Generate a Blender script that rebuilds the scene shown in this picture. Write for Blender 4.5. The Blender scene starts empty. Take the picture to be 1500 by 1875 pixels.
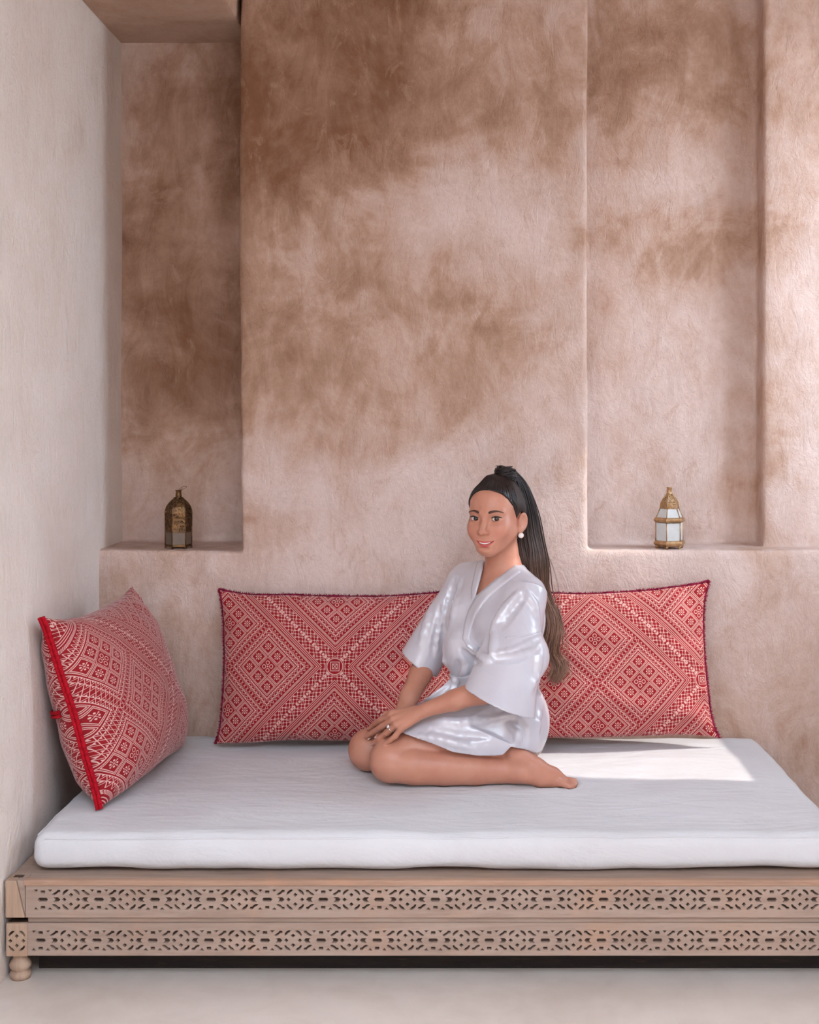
import bpy, bmesh, math, random
import numpy as np
from mathutils import Vector, Matrix
random.seed(7)

# ------------------------------------------------------------------ camera
# The back wall is the plane Y = 0, the floor Z = 0; metres.
FPX, CX, CY = 2419.0, 840.0, 750.0        # focal length and principal point in 1500x1875 pixels
CAM = Vector((0.0, -4.1, 1.335))
scene = bpy.context.scene
COL = scene.collection
cam_data = bpy.data.cameras.new('camera')
cam = bpy.data.objects.new('camera', cam_data)
COL.objects.link(cam)
cam.location = CAM
cam.rotation_euler = (math.pi / 2, 0, 0)
cam_data.sensor_width = 36.0
cam_data.lens = FPX / 1875.0 * 36.0
cam_data.shift_x = -(CX - 750.0) / 1875.0
cam_data.shift_y = (CY - 937.5) / 1875.0
cam_data.clip_start = 0.05
scene.camera = cam

# ------------------------------------------------------------------ light
world = bpy.data.worlds.new('sky')
scene.world = world
world.use_nodes = True
bg = world.node_tree.nodes['Background']
bg.inputs['Color'].default_value = (0.68, 0.83, 1.0, 1)
bg.inputs['Strength'].default_value = 8.6
sun_data = bpy.data.lights.new('sun', 'SUN')
sun_data.energy = 2.7
sun_data.angle = math.radians(0.9)
sun_data.color = (1.0, 0.94, 0.86)
sun = bpy.data.objects.new('sun', sun_data)
COL.objects.link(sun)
SUN_DIR = Vector((-1.0, 0.10, -1.11)).normalized()      # the way the light travels
sun.rotation_euler = SUN_DIR.to_track_quat('-Z', 'Y').to_euler()
sun.location = (4, -1, 5)
vs = scene.view_settings
vs.view_transform = 'Standard'
vs.look = 'None'
vs.gamma = 1.0
vs.use_curve_mapping = False
vs.exposure = 0.20

# ------------------------------------------------------------------ helpers
def at(px, py, Y):
    """point of the plane at depth Y that photo pixel (px, py) shows"""
    k = (Y - CAM.y) / FPX
    return Vector(((px - CX) * k, Y, CAM.z - (py - CY) * k))

def tag(o, label, cat, group=None, kind=None):
    if label: o['label'] = label
    if cat: o['category'] = cat
    if group: o['group'] = group
    if kind: o['kind'] = kind
    return o

def empty(name, loc=(0, 0, 0), rz=0.0):
    o = bpy.data.objects.new(name, None)
    COL.objects.link(o)
    o.location = loc
    o.rotation_euler = (0, 0, rz)
    o.empty_display_size = 0.05
    return o

def link(name, mesh, mat=None, parent=None, smooth=True):
    o = bpy.data.objects.new(name, mesh)
    COL.objects.link(o)
    if mat is not None and len(mesh.materials) == 0:
        mesh.materials.append(mat)
    if smooth:
        mesh.shade_smooth()
    if parent is not None:
        o.parent = parent
    return o

def mesh_from(name, verts, faces):
    me = bpy.data.meshes.new(name)
    me.from_pydata([tuple(v) for v in verts], [], faces)
    me.update()
    return me

def np_mesh(name, V, Q):
    """numpy verts (n,3) and quads (m,4) to a mesh, quickly"""
    me = bpy.data.meshes.new(name)
    me.vertices.add(len(V))
    me.vertices.foreach_set('co', np.asarray(V, dtype=np.float32).ravel())
    me.loops.add(len(Q) * 4)
    me.loops.foreach_set('vertex_index', np.asarray(Q, dtype=np.int32).ravel())
    me.polygons.add(len(Q))
    me.polygons.foreach_set('loop_start', np.arange(0, len(Q) * 4, 4, dtype=np.int32))
    me.update(calc_edges=True)
    me.validate()
    return me

class MB:
    """collects shapes for one mesh"""
    def __init__(s):
        s.v = []; s.f = []
    def add(s, verts, faces):
        b = len(s.v)
        s.v += [tuple(v) for v in verts]
        s.f += [tuple(b + i for i in f) for f in faces]
    def box(s, x0, x1, y0, y1, z0, z1):
        s.add([(x0,y0,z0),(x1,y0,z0),(x1,y1,z0),(x0,y1,z0),(x0,y0,z1),(x1,y0,z1),(x1,y1,z1),(x0,y1,z1)],
              [(3,2,1,0),(4,5,6,7),(0,1,5,4),(1,2,6,5),(2,3,7,6),(3,0,4,7)])
    def tube(s, pts, rad, n=8, cap=True, squash=None):
        pts = [Vector(p) for p in pts]
        if not hasattr(rad, '__len__'): rad = [rad] * len(pts)
        m = len(pts)
        tang = [(pts[min(i+1, m-1)] - pts[max(i-1, 0)]).normalized() for i in range(m)]
        t0 = tang[0]
        ref = Vector((0, 0, 1)) if abs(t0.z) < 0.9 else Vector((1, 0, 0))
        nrm = (ref - t0 * ref.dot(t0)).normalized()
        verts = []; faces = []
        for i in range(m):
            t = tang[i]
            nrm = (nrm - t * nrm.dot(t))
            nrm = nrm.normalized() if nrm.length > 1e-6 else t.orthogonal().normalized()
            bi = t.cross(nrm)
            for k in range(n):
                a = 2 * math.pi * k / n
                ca, sa = math.cos(a), math.sin(a)
                if squash: sa *= squash
                verts.append(pts[i] + (nrm * ca + bi * sa) * rad[i])
        for i in range(m - 1):
            for k in range(n):
                a = i * n + k; b = i * n + (k + 1) % n
                faces.append((a, b, b + n, a + n))
        if cap:
            faces.append(tuple(reversed(range(n))))
            faces.append(tuple(range((m - 1) * n, m * n)))
        s.add(verts, faces)
    def rings(s, prof, n=24, cx=0, cy=0, phase=0.0, cap=True):
        """lathe: prof = [(r, z)], n sides"""
        verts = []; faces = []
        for r, z in prof:
            for k in range(n):
                a = phase + 2 * math.pi * k / n
                verts.append((cx + r * math.cos(a), cy + r * math.sin(a), z))
        m = len(prof)
        for i in range(m - 1):
            for k in range(n):
                a = i * n + k; b = i * n + (k + 1) % n
                faces.append((a, b, b + n, a + n))
        if cap:
            faces.append(tuple(reversed(range(n))))
            faces.append(tuple(range((m - 1) * n, m * n)))
        s.add(verts, faces)
    def build(s, name, mat, parent=None, smooth=False, bevel=0.0):
        me = mesh_from(name, s.v, s.f)
        if bevel > 0:
            bm = bmesh.new(); bm.from_mesh(me)
            bmesh.ops.bevel(bm, geom=list(bm.edges), offset=bevel, segments=2, affect='EDGES', profile=0.6)
            bm.to_mesh(me); bm.free()
        o = link(name, me, mat, parent, smooth)
        return o

def smoothstep(a, b, x):
    t = np.clip((x - a) / (b - a), 0, 1)
    return t * t * (3 - 2 * t)

# lattice value noise on numpy arrays
_rng = np.random.RandomState(11)
_LAT = _rng.rand(32, 32, 32).astype(np.float32) * 2 - 1
def vnoise(x, y, z):
    x, y, z = np.broadcast_arrays(x, y, z)
    xi = np.floor(x).astype(int); yi = np.floor(y).astype(int); zi = np.floor(z).astype(int)
    fx = x - xi; fy = y - yi; fz = z - zi
    fx = fx*fx*(3-2*fx); fy = fy*fy*(3-2*fy); fz = fz*fz*(3-2*fz)
    def L(a, b, c): return _LAT[(xi+a) & 31, (yi+b) & 31, (zi+c) & 31]
    x00 = L(0,0,0)*(1-fx)+L(1,0,0)*fx; x10 = L(0,1,0)*(1-fx)+L(1,1,0)*fx
    x01 = L(0,0,1)*(1-fx)+L(1,0,1)*fx; x11 = L(0,1,1)*(1-fx)+L(1,1,1)*fx
    return (x00*(1-fy)+x10*fy)*(1-fz) + (x01*(1-fy)+x11*fy)*fz

# ---- signed distance fields on a grid, and their surface
class Field:
    def __init__(s, lo, hi, h):
        s.lo = np.array(lo, dtype=np.float64); s.h = h
        s.n = [int(math.ceil((b - a) / h)) + 1 for a, b in zip(lo, hi)]
        s.ax = [(s.lo[i] + h * np.arange(s.n[i])).astype(np.float32) for i in range(3)]
        s.d = np.full(s.n, 0.2, dtype=np.float32)
    def sub(s, lo, hi):
        sl = []
        for i in range(3):
            a = max(0, int(math.floor((lo[i] - s.lo[i]) / s.h)))
            b = min(s.n[i], int(math.ceil((hi[i] - s.lo[i]) / s.h)) + 1)
            if b <= a: return None
            sl.append(slice(a, b))
        X = s.ax[0][sl[0]][:, None, None]; Y = s.ax[1][sl[1]][None, :, None]; Z = s.ax[2][sl[2]][None, None, :]
        return tuple(sl), X, Y, Z
    def put(s, fn, lo, hi, k=0.0, op='u', pad=0.03):
        m = pad + k
        r = s.sub([c - m for c in lo], [c + m for c in hi])
        if r is None: return
        sl, X, Y, Z = r
        v = fn(X, Y, Z).astype(np.float32)
        d = s.d[sl]
        if op == 'u':
            if k > 0:
                hh = np.clip(0.5 + 0.5 * (d - v) / k, 0, 1)
                s.d[sl] = d * (1 - hh) + v * hh - k * hh * (1 - hh)
            else: s.d[sl] = np.minimum(d, v)
        elif op == 's':
            v = -v
            if k > 0:
                hh = np.clip(0.5 - 0.5 * (d - v) / k, 0, 1)
                s.d[sl] = d * (1 - hh) + v * hh + k * hh * (1 - hh)
            else: s.d[sl] = np.maximum(d, v)
        elif op == 'i':
            s.d[sl] = np.maximum(d, v)
        elif op == 'a':
            s.d[sl] = d + v
    def value(s, p):
        """trilinear lookup"""
        q = [(p[i] - s.lo[i]) / s.h for i in range(3)]
        i0 = [int(math.floor(c)) for c in q]
        for i in range(3):
            if i0[i] < 0 or i0[i] >= s.n[i] - 1: return 0.2
        f = [q[i] - i0[i] for i in range(3)]
        c = s.d[i0[0]:i0[0]+2, i0[1]:i0[1]+2, i0[2]:i0[2]+2]
        c = c[0]*(1-f[0]) + c[1]*f[0]
        c = c[0]*(1-f[1]) + c[1]*f[1]
        return float(c[0]*(1-f[2]) + c[1]*f[2])
    def normal(s, p):
        e = s.h
        g = Vector([s.value(p + Vector(u) * e) - s.value(p - Vector(u) * e) for u in ((1,0,0),(0,1,0),(0,0,1))])
        return g.normalized() if g.length > 1e-9 else Vector((0, -1, 0))
    def ray(s, px, py, off=0.0):
        """where the photo's line of sight through a pixel meets the surface"""
        d = Vector(((px - CX) / FPX, 1.0, -(py - CY) / FPX)).normalized()
        t = (s.lo[1] - CAM.y) / d.y
        end = (s.lo[1] + s.h * (s.n[1] - 1) - CAM.y) / d.y
        while t < end:
            v = s.value(CAM + d * t) - off
            if v < 0.0004: return CAM + d * t
            t += max(0.0006, min(v * 0.7, 0.02))
        return None
    def surface(s):
        d = s.d
        sg = d < 0
        cnt = np.zeros([n - 1 for n in s.n], dtype=np.int8)
        for a in (0, 1):
            for b in (0, 1):
                for c in (0, 1):
                    cnt += sg[a:s.n[0]-1+a, b:s.n[1]-1+b, c:s.n[2]-1+c]
        act = (cnt > 0) & (cnt < 8)
        I, J, K = np.nonzero(act)
        idx = np.full(act.shape, -1, dtype=np.int32)
        idx[I, J, K] = np.arange(len(I))
        acc = np.zeros((len(I), 3), dtype=np.float64); num = np.zeros(len(I))
        cs = [(a, b, c) for a in (0,1) for b in (0,1) for c in (0,1)]
        val = {c: d[I+c[0], J+c[1], K+c[2]] for c in cs}
        for c in cs:
            for ax in range(3):
                if c[ax] == 0:
                    e = list(c); e[ax] = 1; e = tuple(e)
                    va, vb = val[c], val[e]
                    m = (va < 0) != (vb < 0)
                    t = va[m] / (va[m] - vb[m])
                    p = np.tile(np.array(c, dtype=np.float64), (m.sum(), 1))
                    p[:, ax] = t
                    acc[m] += p; num[m] += 1
        V = acc / num[:, None] + np.stack([I, J, K], 1)
        V = V * s.h + s.lo
        quads = []
        def emit(mask, offs, flip_src):
            i, j, k = np.nonzero(mask)
            q = np.stack([idx[i + o[0], j + o[1], k + o[2]] for o in offs], 1)
            fl = flip_src[i, j, k]
            q[fl] = q[fl][:, ::-1]
            quads.append(q[(q >= 0).all(1)])
        n0, n1, n2 = s.n
        mx = np.zeros(sg.shape, bool); mx[:-1, 1:-1, 1:-1] = sg[:-1, 1:-1, 1:-1] != sg[1:, 1:-1, 1:-1]
        emit(mx, [(0,0,0),(0,-1,0),(0,-1,-1),(0,0,-1)], ~sg)
        my = np.zeros(sg.shape, bool); my[1:-1, :-1, 1:-1] = sg[1:-1, :-1, 1:-1] != sg[1:-1, 1:, 1:-1]
        emit(my, [(0,0,0),(0,0,-1),(-1,0,-1),(-1,0,0)], ~sg)
        mz = np.zeros(sg.shape, bool); mz[1:-1, 1:-1, :-1] = sg[1:-1, 1:-1, :-1] != sg[1:-1, 1:-1, 1:]
        emit(mz, [(0,0,0),(-1,0,0),(-1,-1,0),(0,-1,0)], ~sg)
        return V, np.concatenate(quads)

def sd_box(lo, hi, r=0.0):
    c = [(a + b) / 2 for a, b in zip(lo, hi)]; e = [(b - a) / 2 - r for a, b in zip(lo, hi)]
    def fn(X, Y, Z):
        qx = np.abs(X - c[0]) - e[0]; qy = np.abs(Y - c[1]) - e[1]; qz = np.abs(Z - c[2]) - e[2]
        out = np.sqrt(np.maximum(qx, 0)**2 + np.maximum(qy, 0)**2 + np.maximum(qz, 0)**2)
        return out + np.minimum(np.maximum(qx, np.maximum(qy, qz)), 0) - r
    return fn
def cone(F, a, b, ra, rb, k=0.01, op='u', flat=None):
    """limb segment with two radii; flat = (axis, factor) squeezes it along a direction"""
    a = Vector(a); b = Vector(b); ba = b - a; L2 = max(ba.dot(ba), 1e-9)
    R = max(ra, rb)
    def fn(X, Y, Z):
        px = X - a.x; py = Y - a.y; pz = Z - a.z
        t = np.clip((px * ba.x + py * ba.y + pz * ba.z) / L2, 0, 1)
        qx = px - ba.x * t; qy = py - ba.y * t; qz = pz - ba.z * t
        d2 = qx*qx + qy*qy + qz*qz
        if flat:
            ax = Vector(flat[0]).normalized()
            w = qx*ax.x + qy*ax.y + qz*ax.z
            d2 = d2 + w*w*(1.0/flat[1]**2 - 1)
        return np.sqrt(d2) - (ra + (rb - ra) * t)
    F.put(fn, [min(a[i], b[i]) - R for i in range(3)], [max(a[i], b[i]) + R for i in range(3)], k, op)
def chain(F, pts, rad, k=0.01, op='u', flat=None):
    for i in range(len(pts) - 1):
        cone(F, pts[i], pts[i+1], rad[i], rad[i+1], k if i == 0 else min(k, 0.012), op, flat)
def ellip(F, c, r, rot=None, k=0.01, op='u'):
    """ellipsoid, rot = 3x3 Matrix whose columns are its axes"""
    c = Vector(c); R = rot or Matrix.Identity(3)
    m = max(r)
    def fn(X, Y, Z):
        px = X - c.x; py = Y - c.y; pz = Z - c.z
        u = [(px*R[0][i] + py*R[1][i] + pz*R[2][i]) for i in range(3)]
        k0 = np.sqrt((u[0]/r[0])**2 + (u[1]/r[1])**2 + (u[2]/r[2])**2)
        k1 = np.sqrt((u[0]/r[0]**2)**2 + (u[1]/r[1]**2)**2 + (u[2]/r[2]**2)**2) + 1e-9
        return k0 * (k0 - 1.0) / k1
    F.put(fn, [c[i] - m for i in range(3)], [c[i] + m for i in range(3)], k, op)

# ---- node expressions
class E:
    """a value in a shader tree; arithmetic builds Math nodes"""
    def __init__(s, nt, v): s.nt = nt; s.v = v
    def _n(s, op, *a):
        n = s.nt.nodes.new('ShaderNodeMath'); n.operation = op
        for i, x in enumerate(a):
            if isinstance(x, E): x = x.v
            if isinstance(x, (int, float)): n.inputs[i].default_value = x
            else: s.nt.links.new(x, n.inputs[i])
        return E(s.nt, n.outputs[0])
    def __add__(s, o): return s._n('ADD', s, o)
    def __radd__(s, o): return s._n('ADD', o, s)
    def __sub__(s, o): return s._n('SUBTRACT', s, o)
    def __rsub__(s, o): return s._n('SUBTRACT', o, s)
    def __mul__(s, o): return s._n('MULTIPLY', s, o)
    def __rmul__(s, o): return s._n('MULTIPLY', o, s)
    def __truediv__(s, o): return s._n('DIVIDE', s, o)
    def abs(s): return s._n('ABSOLUTE', s)
    def sin(s): return s._n('SINE', s)
    def sqrt(s): return s._n('SQRT', s)
    def lt(s, o): return s._n('LESS_THAN', s, o)
    def gt(s, o): return s._n('GREATER_THAN', s, o)
    def max(s, o): return s._n('MAXIMUM', s, o)
    def min(s, o): return s._n('MINIMUM', s, o)
    def pingpong(s, o): return s._n('PINGPONG', s, o)
    def fract(s): return s._n('FRACT', s)
    def floor(s): return s._n('FLOOR', s)
    def between(s, a, b): return s.gt(a) * s.lt(b)
    def line(s, c, w): return (s - c).abs().lt(w)
    def ss(s, a, b):
        n = s.nt.nodes.new('ShaderNodeMapRange'); n.interpolation_type = 'SMOOTHSTEP'
        s.nt.links.new(s.v, n.inputs['Value'])
        n.inputs['From Min'].default_value = a; n.inputs['From Max'].default_value = b
        return E(s.nt, n.outputs['Result'])

class Mat:
    def __init__(s, name, rough=0.7, color=None, spec=None):
        s.m = bpy.data.materials.new(name); s.m.use_nodes = True
        s.nt = s.m.node_tree
        s.b = s.nt.nodes['Principled BSDF']
        s.b.inputs['Roughness'].default_value = rough
        if color: s.b.inputs['Base Color'].default_value = (*color, 1)
        if spec is not None: s.b.inputs['Specular IOR Level'].default_value = spec
    def coord(s, kind='Object'):
        return s.nt.nodes.new('ShaderNodeTexCoord').outputs[kind]
    def xyz(s, sock):
        n = s.nt.nodes.new('ShaderNodeSeparateXYZ'); s.nt.links.new(sock, n.inputs[0])
        return [E(s.nt, n.outputs[i]) for i in range(3)]
    def scaled(s, sock, sc, loc=(0,0,0), rot=(0,0,0)):
        n = s.nt.nodes.new('ShaderNodeMapping'); s.nt.links.new(sock, n.inputs['Vector'])
        n.inputs['Scale'].default_value = sc; n.inputs['Location'].default_value = loc; n.inputs['Rotation'].default_value = rot
        return n.outputs[0]
    def noise(s, vec, scale, detail=4, rough=0.55, dist=0.0, out='Fac'):
        n = s.nt.nodes.new('ShaderNodeTexNoise'); s.nt.links.new(vec, n.inputs['Vector'])
        n.inputs['Scale'].default_value = scale; n.inputs['Detail'].default_value = detail
        n.inputs['Roughness'].default_value = rough; n.inputs['Distortion'].default_value = dist
        return E(s.nt, n.outputs[out]) if out == 'Fac' else n.outputs[out]
    def mix(s, fac, a, b, mode='MIX'):
        n = s.nt.nodes.new('ShaderNodeMix'); n.data_type = 'RGBA'; n.blend_type = mode
        for i, x in ((0, fac), (6, a), (7, b)):
            if isinstance(x, E): x = x.v
            if isinstance(x, (int, float)): n.inputs[i].default_value = x
            elif isinstance(x, tuple): n.inputs[i].default_value = (*x, 1)
            else: s.nt.links.new(x, n.inputs[i])
        return n.outputs[2]
    def color(s, sock): s.nt.links.new(sock, s.b.inputs['Base Color'])
    def rough(s, e): s.nt.links.new(e.v, s.b.inputs['Roughness'])
    def bump(s, e, strength=0.3, dist=0.01, prev=None):
        n = s.nt.nodes.new('ShaderNodeBump')
        n.inputs['Strength'].default_value = strength; n.inputs['Distance'].default_value = dist
        s.nt.links.new(e.v, n.inputs['Height'])
        if prev is not None: s.nt.links.new(prev, n.inputs['Normal'])
        s.nt.links.new(n.outputs[0], s.b.inputs['Normal'])
        return n.outputs[0]

def srgb(r, g, b):
    f = lambda c: c / 12.92 if c <= 0.04045 else ((c + 0.055) / 1.055) ** 2.4
    return (f(r / 255), f(g / 255), f(b / 255))
# ------------------------------------------------------------------ plaster and floor materials
def plaster(name, light, mid, dark, blots=()):
    m = Mat(name, rough=0.82, spec=0.25)
    co = m.coord('Object')
    n1 = m.noise(co, 1.25, 7, 0.62, 1.3)
    n2 = m.noise(m.scaled(co, (1, 1, 1), (3.1, 1.7, 5.2)), 3.6, 8, 0.66, 0.8)
    n3 = m.noise(m.scaled(co, (1.0, 1.0, 0.45), (7.7, 0, 2.2)), 9.0, 6, 0.7, 1.6)
    x, y, z = m.xyz(co)
    warp = (m.noise(co, 3.0, 7, 0.68, 1.0) - 0.5)
    warp2 = (m.noise(m.scaled(co, (1, 1, 1), (9, 4, 1)), 3.0, 7, 0.68, 1.0) - 0.5)
    v = n1 * 0.75 + n2 * 0.8 + n3 * 0.55 - 0.55
    for (bx, bz, rx, rz, amt) in blots:
        dx = (x + warp * 0.55 - bx) / rx
        dz = (z + warp2 * 0.55 - bz) / rz
        d = (dx * dx + dz * dz).sqrt()
        v = v + (1.0 - d.ss(0.35, 1.15)) * amt
    c1 = m.mix(v.ss(0.20, 0.84), light, mid)
    c2 = m.mix(v.ss(0.58, 1.16), c1, dark)
    patch = m.noise(m.scaled(co, (1.4, 1.4, 0.8), (1.5, 6, 9)), 5.5, 9, 0.75, 2.2)
    c3 = m.mix(patch.ss(0.54, 0.66) * 0.5, c2, mid)
    fine = m.noise(co, 60, 3, 0.7)
    c4 = m.mix(fine.ss(0.3, 0.75) * 0.10, c3, dark)
    pits = m.noise(m.scaled(co, (1, 1, 1), (2, 2, 2)), 16, 2, 0.5)
    c5 = m.mix(pits.ss(0.80, 0.86) * 0.6, c4, srgb(96, 66, 50))
    m.color(c5)
    trowel = m.noise(m.scaled(co, (1, 1, 0.5), (0, 0, 0), (0, 0.5, 0)), 14, 7, 0.72, 1.5)
    nb = m.bump(trowel + fine * 0.35, 0.8, 0.010)
    grit = m.noise(co, 190, 2, 0.6)
    m.bump(grit, 0.22, 0.0025, nb)
    return m.m

PL_L, PL_M, PL_D = srgb(222, 200, 191), srgb(190, 155, 134), srgb(132, 92, 66)
M_WALL = plaster('pink_plaster', PL_L, PL_M, PL_D,
                 blots=[(-0.42, 2.36, 0.46, 0.50, 0.50), (0.16, 2.33, 0.30, 0.30, 0.20), (-0.20, 1.55, 0.60, 0.50, 0.24),
                        (-0.90, 1.9, 0.40, 1.0, 0.34), (-0.9, 0.6, 0.5, 0.3, 0.14), (0.75, 1.9, 0.5, 0.16, 0.20), (0.70, 2.5, 0.45, 0.30, 0.25), (0.05, 1.10, 0.45, 0.25, -0.15),
                        (0.02, 0.75, 1.2, 0.35, -0.16), (0.95, 1.1, 0.14, 0.5, 0.18), (0.85, 0.25, 0.5, 0.3, 0.12),
                        (0.1, 1.9, 0.3, 0.22, -0.15)])
M_WALL_LEFT = plaster('pale_plaster', srgb(238, 227, 219), srgb(231, 215, 204), srgb(212, 188, 172))
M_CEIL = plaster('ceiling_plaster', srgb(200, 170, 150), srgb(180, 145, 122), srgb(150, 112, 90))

def concrete():
    m = Mat('polished_concrete', rough=0.38, spec=0.4)
    co = m.coord('Object')
    a = m.noise(co, 1.6, 7, 0.6, 0.8)
    b = m.noise(co, 8, 6, 0.65, 0.5)
    c = m.mix((a * 0.7 + b * 0.4).ss(0.35, 0.75), srgb(220, 206, 196), srgb(202, 186, 174))
    st = m.noise(m.scaled(co, (1, 1, 1), (4, 4, 0)), 22, 2, 0.5)
    m.color(m.mix(st.ss(0.78, 0.84) * 0.5, c, srgb(130, 116, 104)))
    m.rough(a.ss(0.2, 0.9) * 0.18 + 0.3)
    m.bump(b, 0.08, 0.004)
    return m.m
M_FLOOR = concrete()

# ------------------------------------------------------------------ the room
SHELF = 0.898                 # height of the niche shelves
SOFFIT = 2.55                 # height of the lowered ceiling at the left
TOP = 3.2
ROOF_Y = -2.8               # unseen roof edge, placed to shape the sky light
XL, XR = -1.118, 1.5          # side walls
NL, NRB, NRS = 0.28, 0.20, 0.10   # depths: left niche, right niche back, right slab

def back_wall():
    F = Field((-1.26, -0.05, -0.05), (1.72, 0.42, TOP + 0.05), 0.011)
    r = 0.012
    L, R = -1.22, 1.68
    F.put(sd_box((L, 0, -0.02), (R, 0.39, SHELF), r), (L, 0, -0.02), (R, 0.39, SHELF))
    F.put(sd_box((-0.678, 0, 0.3), (0.400, 0.39, TOP), r), (-0.678, 0, 0.3), (0.4, 0.39, TOP), 0.006)
    F.put(sd_box((L, NL, 0.3), (R, 0.39, TOP), r), (L, NL, 0.3), (R, 0.39, TOP), 0.012)
    F.put(sd_box((0.2, NRB, 0.3), (R, 0.39, TOP), r), (0.2, NRB, 0.3), (R, 0.39, TOP), 0.012)
    F.put(sd_box((0.97, NRS, 0.3), (R, 0.39, TOP), r), (0.97, NRS, 0.3), (R, 0.39, TOP), 0.012)
    def wob(X, Y, Z):
        return 0.0035 * vnoise(X * 3.1, Y * 3.1, Z * 2.3) + 0.0018 * vnoise(X * 9, Y * 9 + 5, Z * 8)
    F.put(wob, (-2, -1, -1), (2, 1, 4), op='a')
    V, Q = F.surface()
    o = link('wall_back', np_mesh('wall_back', V, Q), M_WALL)
    tag(o, None, None, kind='structure')
back_wall()

def left_wall():
    ny, nz = 120, 110
    ys = np.linspace(0.36, -6.3, ny); zs = np.linspace(-0.02, TOP, nz)
    Y, Z = np.meshgrid(ys, zs, indexing='ij')
    X = XL + 0.056 * smoothstep(-0.1, -0.75, Y) * smoothstep(1.5, 0.25, Z)
    X = X + 0.004 * vnoise(Y * 2.7, Z * 2.1, 0 * Y + 3.3)
    V = np.stack([X, Y, Z], -1).reshape(-1, 3)
    back = V.copy(); back[:, 0] = -1.30
    idx = np.arange(ny * nz).reshape(ny, nz)
    q = np.stack([idx[:-1, :-1], idx[1:, :-1], idx[1:, 1:], idx[:-1, 1:]], -1).reshape(-1, 4)
    n = ny * nz
    quads = [q[:, ::-1], q + n]
    def rim(a):
        return np.stack([a[:-1], a[1:], a[1:] + n, a[:-1] + n], 1)
    quads += [rim(idx[:, 0]), rim(idx[:, -1])[:, ::-1], rim(idx[0, :])[:, ::-1], rim(idx[-1, :])]
    o = link('wall_left', np_mesh('wall_left', np.concatenate([V, back]), np.concatenate(quads)), M_WALL_LEFT)
    tag(o, None, None, kind='structure')
left_wall()

def structure(name, mat, *boxes, bevel=0.0):
    b = MB()
    for bx in boxes: b.box(*bx)
    o = b.build(name, mat, bevel=bevel)
    o['kind'] = 'structure'
    return o
structure('floor', M_FLOOR, (-9, 9, -14, 0.40, -0.1, 0.0))
structure('ceiling', M_CEIL, (-1.3, XR + 0.15, ROOF_Y, 0.41, TOP, TOP + 0.15), (-1.3, XR + 0.15, ROOF_Y - 0.2, ROOF_Y, 2.62, TOP + 0.15))  # second box: unseen roof-edge beam, added to keep the upper walls darker
# unseen open court beyond the roof, invented to bring sky light in steeply
structure('wall_front', M_WALL_LEFT, (-1.3, XR + 0.15, -6.35, -6.2, -0.02, TOP))
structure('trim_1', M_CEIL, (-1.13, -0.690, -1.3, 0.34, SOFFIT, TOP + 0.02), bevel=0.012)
# the window that lets the sun in, in the wall to the right
WY0, WY1, WZ0, WZ1 = -0.600, -0.085, 1.104, 2.61
structure('wall_right', M_WALL_LEFT,
          (XR, XR + 0.15, -6.2, WY0, -0.02, TOP), (XR, XR + 0.15, WY1, 0.40, -0.02, TOP),
          (XR, XR + 0.15, WY0, WY1, -0.02, WZ0), (XR, XR + 0.15, WY0, WY1, WZ1, TOP))
# ------------------------------------------------------------------ daybed
def wood(name, a, b, c, scale=1.0, axis='x'):
    m = Mat(name, rough=0.72, spec=0.25)
    co = m.coord('Object')
    st = {'x': (2.2, 26, 26), 'z': (26, 26, 2.2), 'y': (26, 2.2, 26)}[axis]
    g = m.noise(m.scaled(co, tuple(s * scale for s in st)), 1.6, 7, 0.62, 0.6)
    fine = m.noise(m.scaled(co, tuple(s * scale * 4 for s in st)), 2.0, 4, 0.6, 0.2)
    blot = m.noise(co, 5, 4, 0.6, 0.6)
    col = m.mix(g.ss(0.32, 0.7), a, b)
    col = m.mix(blot.ss(0.5, 0.74) * 0.55, col, c)
    col = m.mix(fine.ss(0.58, 0.78) * 0.35, col, srgb(110, 84, 68))
    m.color(col)
    m.bump(g * 0.6 + fine, 0.25, 0.003)
    return m.m
M_WOOD = wood('bleached_wood', srgb(170, 147, 133), srgb(152, 128, 114), srgb(176, 140, 116))
M_WOODZ = wood('bleached_wood_upright', srgb(184, 156, 134), srgb(160, 130, 110), srgb(190, 146, 114), axis='z')
M_WOODEDGE = wood('worn_wood_edge', srgb(178, 142, 120), srgb(160, 126, 106), srgb(184, 138, 110))
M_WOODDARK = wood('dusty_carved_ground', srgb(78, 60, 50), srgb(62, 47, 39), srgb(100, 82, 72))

FY = -1.017                       # front face of the frame
FX0, FX1 = -1.058, 0.99
def zf(py): return CAM.z - (py - CY) * (FY - CAM.y) / FPX
Z_TOP, Z_UB, Z_LT, Z_LB = zf(1612), zf(1680), zf(1690), zf(1750)

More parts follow.
